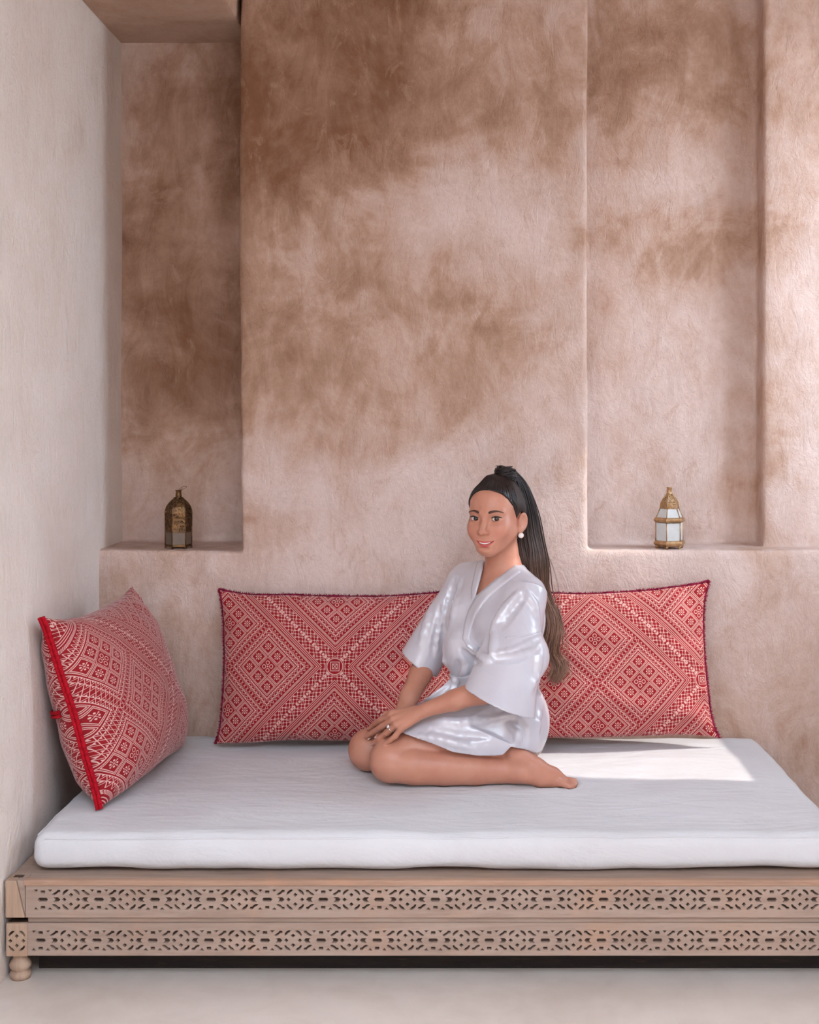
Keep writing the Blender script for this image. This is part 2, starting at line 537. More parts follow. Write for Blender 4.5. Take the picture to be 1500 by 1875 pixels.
def unit_holes():
    """the carved cut-outs of one repeat, in units of a 3x enlarged photo pixel, rosette at 0"""
    H = []
    def mir(poly, mx=True, my=True):
        for sx in ((1, -1) if mx else (1,)):
            for sy in ((1, -1) if my else (1,)):
                H.append([(sx * x, sy * y) for x, y in poly])
    d = 12
    for cx, cy in ((0, 27), (0, -27), (37, 0), (-37, 0)):
        H.append([(cx - d, cy), (cx, cy - d), (cx + d, cy), (cx, cy + d)])
    mir([(12, 56), (24, 58), (38, 50), (46, 38), (48, 27), (39, 27), (33, 36), (22, 43)])          # arcs round the rosette
    mir([(58, 0), (70, 13), (96, 13), (88, 5), (86, 0), (88, -5), (96, -13), (70, -13)], True, False)  # fishtails
    H.append([(152 - 28, 0), (152 - 20, 11), (152 + 20, 11), (152 + 28, 0), (152 + 20, -11), (152 - 20, -11)])   # long lozenge (right)
    for sy in (1, -1):
        H.append([(x, sy * y) for x, y in [(140, 36), (140, 52), (164, 52), (164, 36)]])
    mir([(102, 57), (126, 57), (114, 43)])
    mir([(58, 54), (72, 56), (82, 44), (96, 36), (104, 28), (92, 24), (80, 30), (70, 40), (58, 42)])
    return H

def fret_mesh(name, n, pitch, half_h, extra, depth, first):
    """a board pierced with n repeats; the long lozenges sit between the rosettes"""
    k = pitch / 305.0
    ky = half_h / 60.0 * 0.98
    cd = bpy.data.curves.new(name, 'CURVE'); cd.dimensions = '2D'; cd.fill_mode = 'BOTH'; cd.extrude = depth / 2
    def spl(poly):
        s = cd.splines.new('POLY'); s.points.add(len(poly) - 1)
        for p, (x, y) in zip(s.points, poly): p.co = (x, y, 0, 1)
        s.use_cyclic_u = True
    W0, W1 = extra[0], extra[1]
    spl([(W0, -extra[2]), (W1, -extra[2]), (W1, extra[3]), (W0, extra[3])])
    for i in range(-1, n + 1):
        cx = first + i * pitch
        for h in unit_holes():
            pts = [(cx + x * k, y * ky) for x, y in h]
            if min(q[0] for q in pts) < W0 + 0.0015 or max(q[0] for q in pts) > W1 - 0.0015: continue
            spl(pts)
    ob = bpy.data.objects.new(name, cd)
    COL.objects.link(ob)
    dg = bpy.context.evaluated_depsgraph_get()
    me = bpy.data.meshes.new_from_object(ob.evaluated_get(dg))
    bpy.data.objects.remove(ob)
    bpy.data.curves.remove(cd)
    # stand it up: x stays, y becomes z, the face looks to -Y
    for v in me.vertices:
        x, y, z = v.co
        v.co = (x, -z, y)
    me.name = name
    return me

bed = empty('daybed_frame', (0, 0, 0))
tag(bed, 'low bleached wooden daybed frame with two bands of pierced carving along its front', 'daybed')
def bed_part(name, mat, *boxes, bevel=0.003):
    b = MB()
    for bx in boxes: b.box(*bx)
    return b.build(name, mat, bed, bevel=bevel)
BACK = -0.02
bed_part('top_board', M_WOOD, (FX0 + 0.012, FX1 - 0.012, FY + 0.012, BACK, Z_TOP - 0.022, Z_TOP - 0.001))
bed_part('edge_moulding', M_WOODEDGE, (FX0 + 0.042, FX1 - 0.042, FY - 0.004, FY + 0.016, Z_TOP - 0.012, Z_TOP + 0.001))
pitch = 102.7 * (FY - CAM.y) / FPX
zu = (zf(1627.5) + zf(1667)) / 2; hu = (zf(1627.5) - zf(1667)) / 2
zl = (zf(1703) + zf(1741)) / 2
first_u = (130 - CX) * (FY - CAM.y) / FPX
n_rep = 15
DEP = 0.008
me = fret_mesh('carved_rail', n_rep, pitch, hu, (FX0 + 0.046, FX1 - 0.046, zu - Z_UB, Z_TOP - 0.0125 - zu), DEP, first_u)
o = link('carved_rail', me, M_WOOD, bed, smooth=False); o.location = (0, FY + DEP / 2, zu)
first_l = (126 - CX) * (FY - CAM.y) / FPX
me = fret_mesh('carved_apron', n_rep, pitch, hu, (FX0 + 0.052, FX1 - 0.052, zl - Z_LB, Z_LT - zl), DEP, first_l)
o = link('carved_apron', me, M_WOOD, bed, smooth=False); o.location = (0, FY + DEP / 2, zl)
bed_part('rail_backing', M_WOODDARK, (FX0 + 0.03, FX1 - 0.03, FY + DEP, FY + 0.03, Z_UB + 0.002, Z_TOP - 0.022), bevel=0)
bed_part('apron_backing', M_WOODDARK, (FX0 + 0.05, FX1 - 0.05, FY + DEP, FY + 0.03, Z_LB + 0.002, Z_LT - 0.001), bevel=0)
bed_part('groove_rail', M_WOOD, (FX0 + 0.05, FX1 - 0.05, FY + 0.007, FY + 0.04, Z_LT - 0.004, Z_UB + 0.004))
M_UNDERSHADE = wood('under_bed_shade', srgb(40, 33, 30), srgb(30, 25, 23), srgb(46, 38, 34))
bed_part('shade_board', M_UNDERSHADE, (FX0 + 0.055, FX1 - 0.055, FY + 0.075, FY + 0.095, 0.0, Z_LB + 0.004), bevel=0)  # added dark board, stands in for the deep shade under the bed
for sx in (0, 1):
    x0, x1 = (FX0, FX0 + 0.046) if sx == 0 else (FX1 - 0.046, FX1)
    # mitred end block: narrower at its top
    b = MB()
    if sx == 0: tri = [(x0, Z_UB), (x1, Z_UB), (x0 + 0.026, Z_TOP), (x0, Z_TOP)]
    else: tri = [(x0, Z_UB), (x1, Z_UB), (x1, Z_TOP), (x1 - 0.026, Z_TOP)]
    vs_ = [(x, FY - 0.003, z) for x, z in tri] + [(x, FY + 0.045, z) for x, z in tri]
    b.add(vs_, [(0, 1, 2, 3), (7, 6, 5, 4), (1, 0, 4, 5), (2, 1, 5, 6), (3, 2, 6, 7), (0, 3, 7, 4)])
    b.build('end_block', M_WOODZ, bed, bevel=0.0025)
    # the mitre's other half: fills beside the block
    b = MB()
    if sx == 0: tri = [(x0 + 0.0275, Z_TOP), (x1 + 0.0012, Z_UB), (x1 + 0.0012, Z_TOP)]
    else: tri = [(x1 - 0.0275, Z_TOP), (x0 - 0.0012, Z_TOP), (x0 - 0.0012, Z_UB)]
    vs_ = [(x, FY, z) for x, z in tri] + [(x, FY + 0.045, z) for x, z in tri]
    b.add(vs_, [(0, 1, 2), (5, 4, 3), (1, 0, 3, 4), (2, 1, 4, 5), (0, 2, 5, 3)])
    b.build('mitre_wedge', M_WOOD, bed)
    bed_part('dovetail_key', M_WOODDARK, (x0 + 0.012, x0 + 0.034, FY + 0.02, FY + 0.034, Z_TOP - 0.004, Z_TOP + 0.0008), bevel=0)
    # side rails run back to the wall
    bed_part('side_rail', M_WOOD, (x0 + 0.004, x0 + 0.030, FY + 0.045, BACK, Z_UB, Z_TOP), (x0 + 0.008, x0 + 0.03, FY + 0.05, BACK, Z_LB, Z_LT))
    # corner post with one carved rosette, and its turned foot
    px0, px1 = (FX0 + 0.003, FX0 + 0.052) if sx == 0 else (FX1 - 0.052, FX1 - 0.003)
    pm = fret_mesh('leg_post', 1, pitch * 0.95, hu, (-0.0245, 0.0245, zl - Z_LB, Z_LT - zl), DEP, 0.0)
    post = link('leg_post', pm, M_WOODZ, bed, smooth=False); post.location = ((px0 + px1) / 2, FY - 0.003 + DEP / 2, zl)
    bed_part('leg_core', M_WOODDARK, (px0 + 0.001, px1 - 0.001, FY + DEP - 0.003, FY + 0.05, Z_LB + 0.001, Z_LT - 0.001), bevel=0)
    for yy in (FY + 0.024, BACK - 0.05):
        b = MB()
        cx = (px0 + px1) / 2
        b.rings([(0.021, Z_LB + 0.001), (0.019, 0.057), (0.0165, 0.052), (0.017, 0.047), (0.0225, 0.040), (0.0255, 0.032), (0.0235, 0.025),
                 (0.0185, 0.0195), (0.0190, 0.0175), (0.0245, 0.014), (0.0250, 0.007), (0.0225, 0.0)], 28, cx, yy)
        b.build('leg', M_WOODZ, bed, smooth=True)

# ------------------------------------------------------------------ mattress
def cotton():
    m = Mat('white_cotton', rough=0.85, spec=0.2)
    co = m.coord('Object')
    n = m.noise(co, 2.2, 5, 0.6, 0.6)
    m.color(m.mix(n.ss(0.35, 0.7), srgb(211, 209, 211), srgb(204, 201, 202)))
    w = m.noise(m.scaled(co, (1, 2.2, 1.6), (0, 0, 0), (0, 0, 0.35)), 6, 6, 0.6, 1.4)
    w2 = m.noise(m.scaled(co, (1.0, 2.6, 1.2), (3, 1, 0), (0, 0, -0.5)), 3.2, 5, 0.55, 1.8)
    nb = m.bump(w * 0.5 + w2, 0.35, 0.022)
    m.bump(m.noise(co, 240, 2, 0.6), 0.12, 0.002, nb)
    m.b.inputs['Sheen Weight'].default_value = 0.15
    return m.m
M_COTTON = cotton()
ZM = 0.327
MX0, MX1, MY0, MY1 = -1.012, 0.925, -0.972, -0.004
def build_mattress():
    F = Field((MX0 - 0.05, MY0 - 0.05, 0.2), (MX1 + 0.05, 0.05, 0.4), 0.0085)
    lo, hi = (MX0, MY0, Z_TOP + 0.004), (MX1, MY1, ZM)
    base = sd_box(lo, hi, 0.030)
    def fn(X, Y, Z):
        d = base(X + 0.004 * vnoise(Y * 7, Z * 9, 1.5), Y, Z)
        front = np.clip((MY0 + 0.10 - Y) / 0.10, 0, 1)
        d = d + 0.0040 * vnoise(X * 4.5, Y * 4.0, Z * 3 + 2) + 0.0022 * vnoise(X * 9 + Y * 7, Y * 15 - X * 5, Z * 4 + 7)
        d = d + front * (0.004 * vnoise(X * 11, Y * 3, Z * 14) - 0.004)
        low = np.clip((0.27 - Z) / 0.03, 0, 1)
        d = d + low * (0.003 + 0.006 * np.maximum(vnoise(X * 3.2 + 9, Y * 2, 4.2), 0))
        # the hollow pressed by the sitter
        hol = np.exp(-(((X - 0.0) / 0.30) ** 2 + ((Y + 0.47) / 0.16) ** 2)) * np.clip((Z - 0.29) / 0.03, 0, 1)
        back = smoothstep(-0.30, -0.18, Y) * smoothstep(-0.80, -0.70, X) * smoothstep(0.85, 0.75, X) * np.clip((Z - 0.29) / 0.03, 0, 1)
        return d + 0.004 * hol + 0.007 * back
    F.put(fn, lo, hi)
    V, Q = F.surface()
    V[:, 2] = np.maximum(V[:, 2], Z_TOP + 0.0005)
    o = link('mattress', np_mesh('mattress', V, Q), M_COTTON)
    tag(o, 'thick white cotton mattress lying on the carved wooden daybed', 'mattress')
    return o, F
mattress, MF = build_mattress()
def on_field(F, p, nrm, reach=0.06):
    """walk along -nrm from outside until the surface"""
    p = Vector(p) + Vector(nrm) * reach
    for _ in range(200):
        v = F.value(p)
        if v < 0.0003: break
        p = p - Vector(nrm) * max(0.0004, min(v * 0.8, 0.02))
    return p
# piped seam along the front and round the left end
pts = []
for i in range(90):
    x = MX0 + 0.03 + (MX1 - MX0 - 0.06) * i / 89
    p = on_field(MF, (x, MY0 + 0.010, ZM - 0.012 + 0.004 * math.sin(x * 2.3)), Vector((0, -0.75, 0.66)))
    pts.append(p)
b = MB(); b.tube(pts, 0.0022, 6)
b.build('piping', M_COTTON, mattress, smooth=True)
pts = []
for i in range(40):
    y = MY0 + 0.03 + (0.9) * i / 39
    p = on_field(MF, (MX0 + 0.010, y, ZM - 0.012), Vector((-0.75, 0, 0.66)))
    pts.append(p)
b = MB(); b.tube(pts, 0.0022, 6)
b.build('piping', M_COTTON, mattress, smooth=True)
# ------------------------------------------------------------------ embroidered pillows
def embroidery(name, red, cream):
    m = Mat(name, rough=0.8, spec=0.2)
    uv = m.nt.nodes.new('ShaderNodeUVMap').outputs[0]
    u, v, _ = m.xyz(uv)
    p = (u + v) * 0.70711; q = (u - v) * 0.70711
    H = 0.233
    a = p.pingpong(H); b = q.pingpong(H)
    t = a.min(b); s = a.max(b)
    # bands that cross
    lines = t.line(0.0280, 0.0008).max(t.line(0.0330, 0.0008)).max(t.line(0.0378, 0.0008))
    dots = t.between(0.0425, 0.0490) * (((s * 260.0).fract().gt(0.5) + (t * 310.0).fract().gt(0.5)).abs().line(1.0, 0.5)).max(t.line(0.0490, 0.0007) * 1.0)
    me1 = ((s * 400.0).sin() + (t * 470.0).sin()).abs().lt(0.26)
    me2 = ((s * 135.0).sin() * 0.012 + 0.014 - t).abs().lt(0.0009)
    me3 = t.lt(0.0035) * (s * 95.0).fract().gt(0.5)
    squig = t.lt(0.0255) * me1.max(me2).max(me3)
    rr = (a * a + b * b).sqrt()
    dia = a + b
    medal = rr.line(0.0235, 0.0011).max(dia.line(0.018, 0.0013)).max(dia.line(0.010, 0.0012)).max(a.min(b).lt(0.0008) * dia.lt(0.010))
    inmed = rr.lt(0.026)
    squig = squig * (1.0 - inmed) + medal * inmed
    band = lines.max(dots) * (1.0 - inmed) + squig
    # fields
    bx = a - 0.1426; by = b - 0.1426
    ax = bx.abs(); ay = by.abs()
    mm = ax.max(ay); along = ax.min(ay)
    tri = along.pingpong(0.0060) / 0.0060
    w1 = (mm - 0.0662) / 0.0115
    w2 = (mm - 0.0786) / 0.0120
    z1 = mm.between(0.0662, 0.0777); z2 = mm.between(0.0786, 0.0906)
    tz1 = z1 * ((tri - w1).abs().lt(0.11).max((tri - w1 - 0.62).gt(0.0)))
    tz2 = z2 * ((tri + w2 - 1.0).abs().lt(0.11).max((tri + w2 - 0.38).lt(0.0)))
    frame = mm.line(0.0655, 0.0008).max(mm.line(0.0781, 0.0007))
    c = 0.0415
    lx = ((bx / c + 0.5).fract() - 0.5).abs() * c
    ly = ((by / c + 0.5).fract() - 0.5).abs() * c
    lm = lx.max(ly)
    cell = lm.line(0.0186, 0.0008).max(lm.line(0.0154, 0.0008))
    dxp = lx - 0.0052; dyp = ly - 0.0052
    rad = (dxp * dxp + dyp * dyp).sqrt()
    petal = rad.lt(0.0023).max(lx.min(ly).lt(0.0006) * lm.lt(0.0105)).max(((lx - 0.0100).abs() + ly).lt(0.0019)).max(((ly - 0.0100).abs() + lx).lt(0.0019))
    dx2 = lx - 0.0078; dy2 = ly - 0.0078
    ring = ((dx2 * dx2 + dy2 * dy2).sqrt() - 0.0052).abs().lt(0.0009).max((lx * lx + ly * ly).sqrt().lt(0.0022))
    centre = mm.lt(0.0207)
    inner = cell.max(petal) * (1.0 - centre) + ring.max(lm.line(0.0192, 0.0006)) * centre
    block = mm.lt(0.0622) * inner
    field = block.max(tz1).max(tz2).max(frame)
    inband = t.lt(0.0520)
    white = band * inband + field * (1.0 - inband)
    wear = m.noise(m.scaled(uv, (1, 1, 1)), 14, 4, 0.6)
    r2 = m.mix(wear.ss(0.3, 0.75) * 0.35, red, tuple(c * 1.35 for c in red))
    m.color(m.mix(white * 0.92, r2, cream))
    weave = m.noise(m.scaled(uv, (1, 1, 1)), 420, 2, 0.5)
    m.bump(weave + white * 0.5, 0.25, 0.0015)
    m.b.inputs['Sheen Weight'].default_value = 0.25
    m.b.inputs['Sheen Roughness'].default_value = 0.4
    return m.m
M_EMB = embroidery('red_embroidery', srgb(140, 22, 30), srgb(218, 174, 166))
def yarn(name, c1, c2):
    m = Mat(name, rough=0.9, spec=0.15)
    co = m.coord('Object')
    m.color(m.mix(m.noise(co, 120, 3, 0.6).ss(0.35, 0.65), c1, c2))
    m.bump(m.noise(co, 400, 2, 0.6), 0.4, 0.002)
    return m.m
M_MAROON = yarn('maroon_yarn', srgb(92, 14, 38), srgb(140, 30, 62))
M_SCARLET = yarn('scarlet_cord', srgb(150, 10, 26), srgb(184, 20, 36))

def pillow(W, H, T, mat4, uvoff, seed, pinch=(0.035, 0.075), sag=0.0, ears=0.0, full_e=0.62):
    nu, nv = 96, 72
    us = np.linspace(-1, 1, nu + 1); vs_ = np.linspace(-1, 1, nv + 1)
    # denser near the seams
    us = np.sin(us * np.pi / 2) * 0.55 + us * 0.45; vs_ = np.sin(vs_ * np.pi / 2) * 0.55 + vs_ * 0.45
    U, V = np.meshgrid(us, vs_, indexing='ij')
    def outline(U, V):
        x = W / 2 * U * (1 - pinch[0] * (1 - V**2) * U**2)
        z = H / 2 * V * (1 - pinch[1] * np.where(V > 0, 1.0, 0.12) * (1 - U**2) * V**2)
        x = x * (1 + ears * (np.abs(U * V)) ** 8); z = z * (1 + ears * (np.abs(U * V)) ** 8)
        x = x + 0.004 * vnoise(V * 2.2 + seed, U * 0 + 1, U * 0 + seed) * np.abs(U) ** 4
        z = z + 0.006 * vnoise(U * 2.6 + seed, V * 0 + 4, V * 0 + seed) * np.abs(V) ** 4
        return x, z
    X, Z = outline(U, V)
    base = (np.clip(1 - np.abs(U)**3.2, 0, 1) * np.clip(1 - np.abs(V)**3.2, 0, 1)) ** full_e
    # fuller towards the bottom
    full = 1 + sag * (-V)
    edge = np.exp(-(1 - np.abs(U)) / 0.16) + np.exp(-(1 - np.abs(V)) / 0.2)
    rip = 0.010 * vnoise(U * 7 + seed, V * 7, U * 0 + seed * 1.7) * np.clip(edge, 0, 1) * np.clip(base * 4, 0, 1)
    creases = 0.006 * vnoise(U * 3 + 5 * V + seed, V * 3 - 2 * U, U * 0 + 2.5) * base
    th = T / 2 * base * full + rip + creases
    th2 = T / 2 * base * full - 0.7 * rip + creases
    n = (nu + 1) * (nv + 1)
    front = np.stack([X, -th, Z], -1).reshape(-1, 3)
    backv = np.stack([X, th2, Z], -1).reshape(-1, 3)
    idx = np.arange(n).reshape(nu + 1, nv + 1)
    bidx = idx + n
    # weld the rim: back rim uses the front's vertices
    bidx = bidx.copy()
    bidx[0, :] = idx[0, :]; bidx[-1, :] = idx[-1, :]; bidx[:, 0] = idx[:, 0]; bidx[:, -1] = idx[:, -1]
    front.reshape(nu + 1, nv + 1, 3)[[0, -1], :, 1] = 0
    front.reshape(nu + 1, nv + 1, 3)[:, [0, -1], 1] = 0
    qf = np.stack([idx[:-1, :-1], idx[1:, :-1], idx[1:, 1:], idx[:-1, 1:]], -1).reshape(-1, 4)
    qb = np.stack([bidx[:-1, :-1], bidx[:-1, 1:], bidx[1:, 1:], bidx[1:, :-1]], -1).reshape(-1, 4)
    Vv = np.concatenate([front, backv]); Q = np.concatenate([qf, qb])
    uvs = np.zeros((2 * n, 2))
    uvs[:n, 0] = (U * W / 2).ravel() + uvoff[0]; uvs[:n, 1] = (V * H / 2).ravel() + uvoff[1]
    uvs[n:] = uvs[:n]
    used = np.unique(Q); remap = -np.ones(2 * n, int); remap[used] = np.arange(len(used))
    me = np_mesh('pillow', Vv[used], remap[Q])
    uvl = me.uv_layers.new(name='UVMap')
    li = np.zeros(len(me.loops), dtype=np.int32); me.loops.foreach_get('vertex_index', li)
    uvl.data.foreach_set('uv', uvs[used][li].astype(np.float32).ravel())
    o = link('pillow', me, M_EMB)
    o.matrix_world = mat4
    def rim(side, n=120):
        """points of one seam in local space: side in 'l','r','t','b'"""
        w = np.linspace(-1, 1, n)
        if side in 'lr': uu = np.full(n, -1.0 if side == 'l' else 1.0); vv = w
        else: uu = w; vv = np.full(n, 1.0 if side == 't' else -1.0)
        x, z = outline(uu, vv)
        return [Vector((float(a), 0.0, float(b))) for a, b in zip(x, z)]
    return o, rim

def fringe(o, rims, seed):
    """a looped yarn edging: one wavy cord and its tufts"""
    rnd = random.Random(seed)
    b = MB()
    for pts in rims:
        rr = [0.0036 + rnd.uniform(-0.0012, 0.0016) for _ in pts]
        pp = [p + Vector((rnd.uniform(-1, 1), rnd.uniform(-1, 1), rnd.uniform(-1, 1))) * 0.0012 for p in pts]
        b.tube(pp, rr, 6)
        for i in range(len(pts) - 1):
            for _ in range(5):
                f = rnd.random()
                p = pts[i].lerp(pts[i + 1], f)
                out = Vector((p.x, 0, p.z))
                # outward from the seam
                tg = (pts[i + 1] - pts[i]).normalized()
                nn = Vector((tg.z, 0, -tg.x))
                if nn.dot(out) < 0: nn = -nn
                d = (nn + Vector((rnd.uniform(-.7, .7), rnd.uniform(-.9, .9), rnd.uniform(-.7, .7)))).normalized()
                L = rnd.uniform(0.004, 0.0095)
                sd = d.orthogonal().normalized() * 0.0012
                e = p + d * L
                b.add([p - sd, p + sd, e + sd * 0.5, e - sd * 0.5], [(0, 1, 2, 3)])
    f = b.build('fringe', M_MAROON, o, smooth=False)
    f['label'] = 'maroon yarn fringe along the seam'

def frame_matrix(origin, ex, ez):
    ex = Vector(ex).normalized(); ez = Vector(ez); ez = (ez - ex * ez.dot(ex)).normalized()
    ey = ez.cross(ex)
    m = Matrix((ex, ey, ez)).transposed().to_4x4()
    m.translation = Vector(origin)
    return m

# centre pillow, leaning on the back wall
pc, rim = pillow(0.705, 0.445, 0.165, frame_matrix((-0.366, -0.116, 0.560), (1, 0, 0.0), (0, 0.20, 1)), (0.0, 0.0), 1.0, sag=0.12, ears=0.03)
tag(pc, 'deep red embroidered pillow with maroon fringe behind the knees and hands of the woman', 'pillow')
fringe(pc, [rim('l'), rim('t'), rim('r')], 3)
# pillow to the right of the woman
pr, rim = pillow(0.70, 0.445, 0.140, frame_matrix((0.405, -0.108, 0.569), (1, 0, 0.028), (-0.028, 0.20, 1)), (0.326, 0.058), 4.0, sag=0.12, ears=0.05)
tag(pr, 'sunlit red embroidered pillow with maroon fringe behind the back of the seated woman', 'pillow')
fringe(pr, [rim('l'), rim('t'), rim('r')], 5)
# pillow leaning on the left wall
fb, ft = at(170, 1482, -0.80), at(94, 1128, -0.74)          # near seam, bottom and top
bb, bt = Vector((-0.815, -0.20, 0.345)), at(236, 1080, -0.17)
org = (fb + ft + bb + bt) / 4
ex = ((bb + bt) - (fb + ft)).normalized(); ez = ((ft + bt) - (fb + bb)).normalized()
wl = ((bb + bt) / 2 - (fb + ft) / 2).length; hl = ((ft + bt) / 2 - (fb + bb) / 2).length
pl, rim = pillow(wl, hl, 0.225, frame_matrix(org, ex, ez), (-0.12, 0.03), 8.0, pinch=(0.03, 0.10), sag=0.16, ears=0.03, full_e=0.50)
tag(pl, 'plump red embroidered pillow with scarlet corded edge leaning on the side wall', 'pillow')
b = MB()
for dy in (-0.0050, 0.0050):
    b.tube([p + Vector((-0.004, dy, 0)) for p in rim('l')], 0.0054, 8)
o = b.build('edge_cord', M_SCARLET, pl, smooth=True)
o['label'] = 'doubled scarlet cord along the near seam'
b = MB()
for dz in (-0.005, 0.005):
    pts = []
    for i in range(24):
        xx = -wl / 2 * 0.97 + 0.10 * i / 23
        tt = 1 - ((abs(xx) / (wl / 2)) ** 3.2)
        pts.append(Vector((xx, 0.112 * max(tt, 0) ** 0.50 + 0.003, dz + 0.002)))
    b.tube(pts, 0.0048, 8)
o = b.build('back_cord', M_SCARLET, pl, smooth=True)
# ------------------------------------------------------------------ lanterns
def brass(name, c1, c2, rough):
    m = Mat(name, rough=rough)
    m.b.inputs['Metallic'].default_value = 0.85
    co = m.coord('Object')
    n = m.noise(co, 60, 5, 0.65, 0.5)
    m.color(m.mix(n.ss(0.35, 0.68), c1, c2))
    m.bump(m.noise(co, 260, 3, 0.6), 0.25, 0.0012)
    return m
def pierced(name, c1, c2, rough, scale):
    m = brass(name, c1, c2, rough)
    co = m.coord('Object')
    vn = m.nt.nodes.new('ShaderNodeTexVoronoi')
    m.nt.links.new(co, vn.inputs['Vector']); vn.inputs['Scale'].default_value = scale
    hole = E(m.nt, vn.outputs['Distance']).lt(0.43)
    z = m.xyz(co)[2]
    tr = m.nt.nodes.new('ShaderNodeBsdfTransparent')
    mx = m.nt.nodes.new('ShaderNodeMixShader')
    m.nt.links.new(hole.v, mx.inputs[0])
    m.nt.links.new(m.b.outputs[0], mx.inputs[1]); m.nt.links.new(tr.outputs[0], mx.inputs[2])
    out = [n for n in m.nt.nodes if n.type == 'OUTPUT_MATERIAL'][0]
    m.nt.links.new(mx.outputs[0], out.inputs['Surface'])
    return m
D1, D2 = srgb(92, 68, 46), srgb(132, 98, 62)
L1, L2 = srgb(176, 138, 98), srgb(206, 172, 132)
M_BRASS_D = brass('aged_brass', D1, D2, 0.42).m
M_BRASS_DP = pierced('aged_pierced_brass', D1, D2, 0.42, 210).m
M_BRASS_L = brass('light_brass', L1, L2, 0.36).m
M_BRASS_LP = pierced('light_pierced_brass', L1, L2, 0.36, 230).m
def frosted(name, col):
    m = Mat(name, rough=0.45, color=col)
    m.b.inputs['Transmission Weight'].default_value = 0.15
    n = m.noise(m.coord('Object'), 40, 3, 0.6)
    m.color(m.mix(n.ss(0.3, 0.7), col, tuple(c * 0.9 for c in col)))
    return m.m
M_FROST_D = frosted('smoked_frosted_glass', srgb(122, 104, 90))
M_FROST_L = frosted('white_frosted_glass', srgb(222, 224, 222))

def hexpt(r, k, rot, z):
    a = rot + math.pi / 3 * k
    return Vector((r * math.cos(a), r * math.sin(a), z))
def facets(root, name, mat, rot, prof, thick=0.0006):
    """six curved facets (one part each)"""
    for k in range(6):
        b = MB()
        vs_, fs = [], []
        for r, z in prof:
            vs_ += [hexpt(r, k, rot, z), hexpt(r, k + 1, rot, z), hexpt(r - thick, k + 1, rot, z), hexpt(r - thick, k, rot, z)]
        for i in range(len(prof) - 1):
            for j in range(4):
                a0 = i * 4 + j; a1 = i * 4 + (j + 1) % 4
                fs.append((a0, a1, a1 + 4, a0 + 4))
        fs += [(3, 2, 1, 0), tuple(len(prof) * 4 - 4 + j for j in range(4))]
        b.add(vs_, fs)
        b.build(name, mat, root)
def ribs(root, name, mat, rot, prof, r):
    for k in range(6):
        b = MB()
        b.tube([hexpt(pr + 0.0002, k, rot, z) for pr, z in prof], r, 6)
        b.build(name, mat, root, smooth=True)

def lantern_dark():
    base = at(327, 1001, 0.075)
    base.z = SHELF
    root = empty('lantern', base)
    tag(root, 'dark aged brass lantern with domed pierced top on the narrow niche shelf', 'lantern')
    s = (0.075 - CAM.y) / FPX            # metres a pixel here
    k = s * 100 / 1250                   # of a 12.5x enlarged pixel
    rot = math.radians(13 + 180)
    R = 298 * k
    z = lambda zy: (1650 - zy) * k
    ribs(root, 'post', M_BRASS_D, rot, [(R, z(1650)), (R, z(940))], 0.0016)
    b = MB(); b.rings([(R * 0.99, z(1605)), (R * 1.01, z(1600)), (R * 1.01, z(1560)), (R * 0.97, z(1555))], 6, phase=rot); b.build('base_band', M_BRASS_D, root)
    facets(root, 'glass_pane', M_FROST_D, rot, [(R * 0.965, z(1560)), (R * 0.965, z(1250))])
    facets(root, 'fretted_panel', M_BRASS_DP, rot, [(R * 0.985, z(1290)), (R * 0.985, z(960))])
    b = MB(); b.rings([(R * 0.97, z(965)), (R * 1.04, z(955)), (R * 1.04, z(935)), (R * 0.98, z(925))], 6, phase=rot); b.build('rim_band', M_BRASS_D, root)
    dome = [(R * 1.0, z(930)), (R * 1.02, z(850)), (R * 0.99, z(780)), (R * 0.90, z(700)), (R * 0.72, z(620)), (R * 0.48, z(550)), (R * 0.28, z(490))]
    facets(root, 'dome_panel', M_BRASS_DP, rot, dome)
    ribs(root, 'dome_rib', M_BRASS_D, rot, dome, 0.0014)
    b = MB(); b.rings([(R * 0.31, z(500)), (R * 0.24, z(480)), (R * 0.21, z(350)), (R * 0.26, z(335)), (R * 0.26, z(322)), (R * 0.17, z(320))], 16); b.build('neck', M_BRASS_D, root, smooth=True)
    pts = []
    for i in range(25):
        a = 2 * math.pi * i / 24
        u = 0.5 - 0.5 * math.cos(a); w = math.sin(a) * 0.5
        pts.append(Vector(((20 + 170 * u - 18 * w) * k, 55 * w * k, z(318 - 95 * u - 45 * w + 25 * u * u))))
    b = MB(); b.tube(pts, 0.0008, 6, cap=False); b.build('ring_handle', M_BRASS_D, root, smooth=True)
    for kk in range(6):
        b = MB(); p = hexpt(R * 0.97, kk, rot, 0)
        b.rings([(0.0028, 0.0), (0.0035, z(1600))], 6, p.x, p.y); b.build('foot', M_BRASS_D, root)

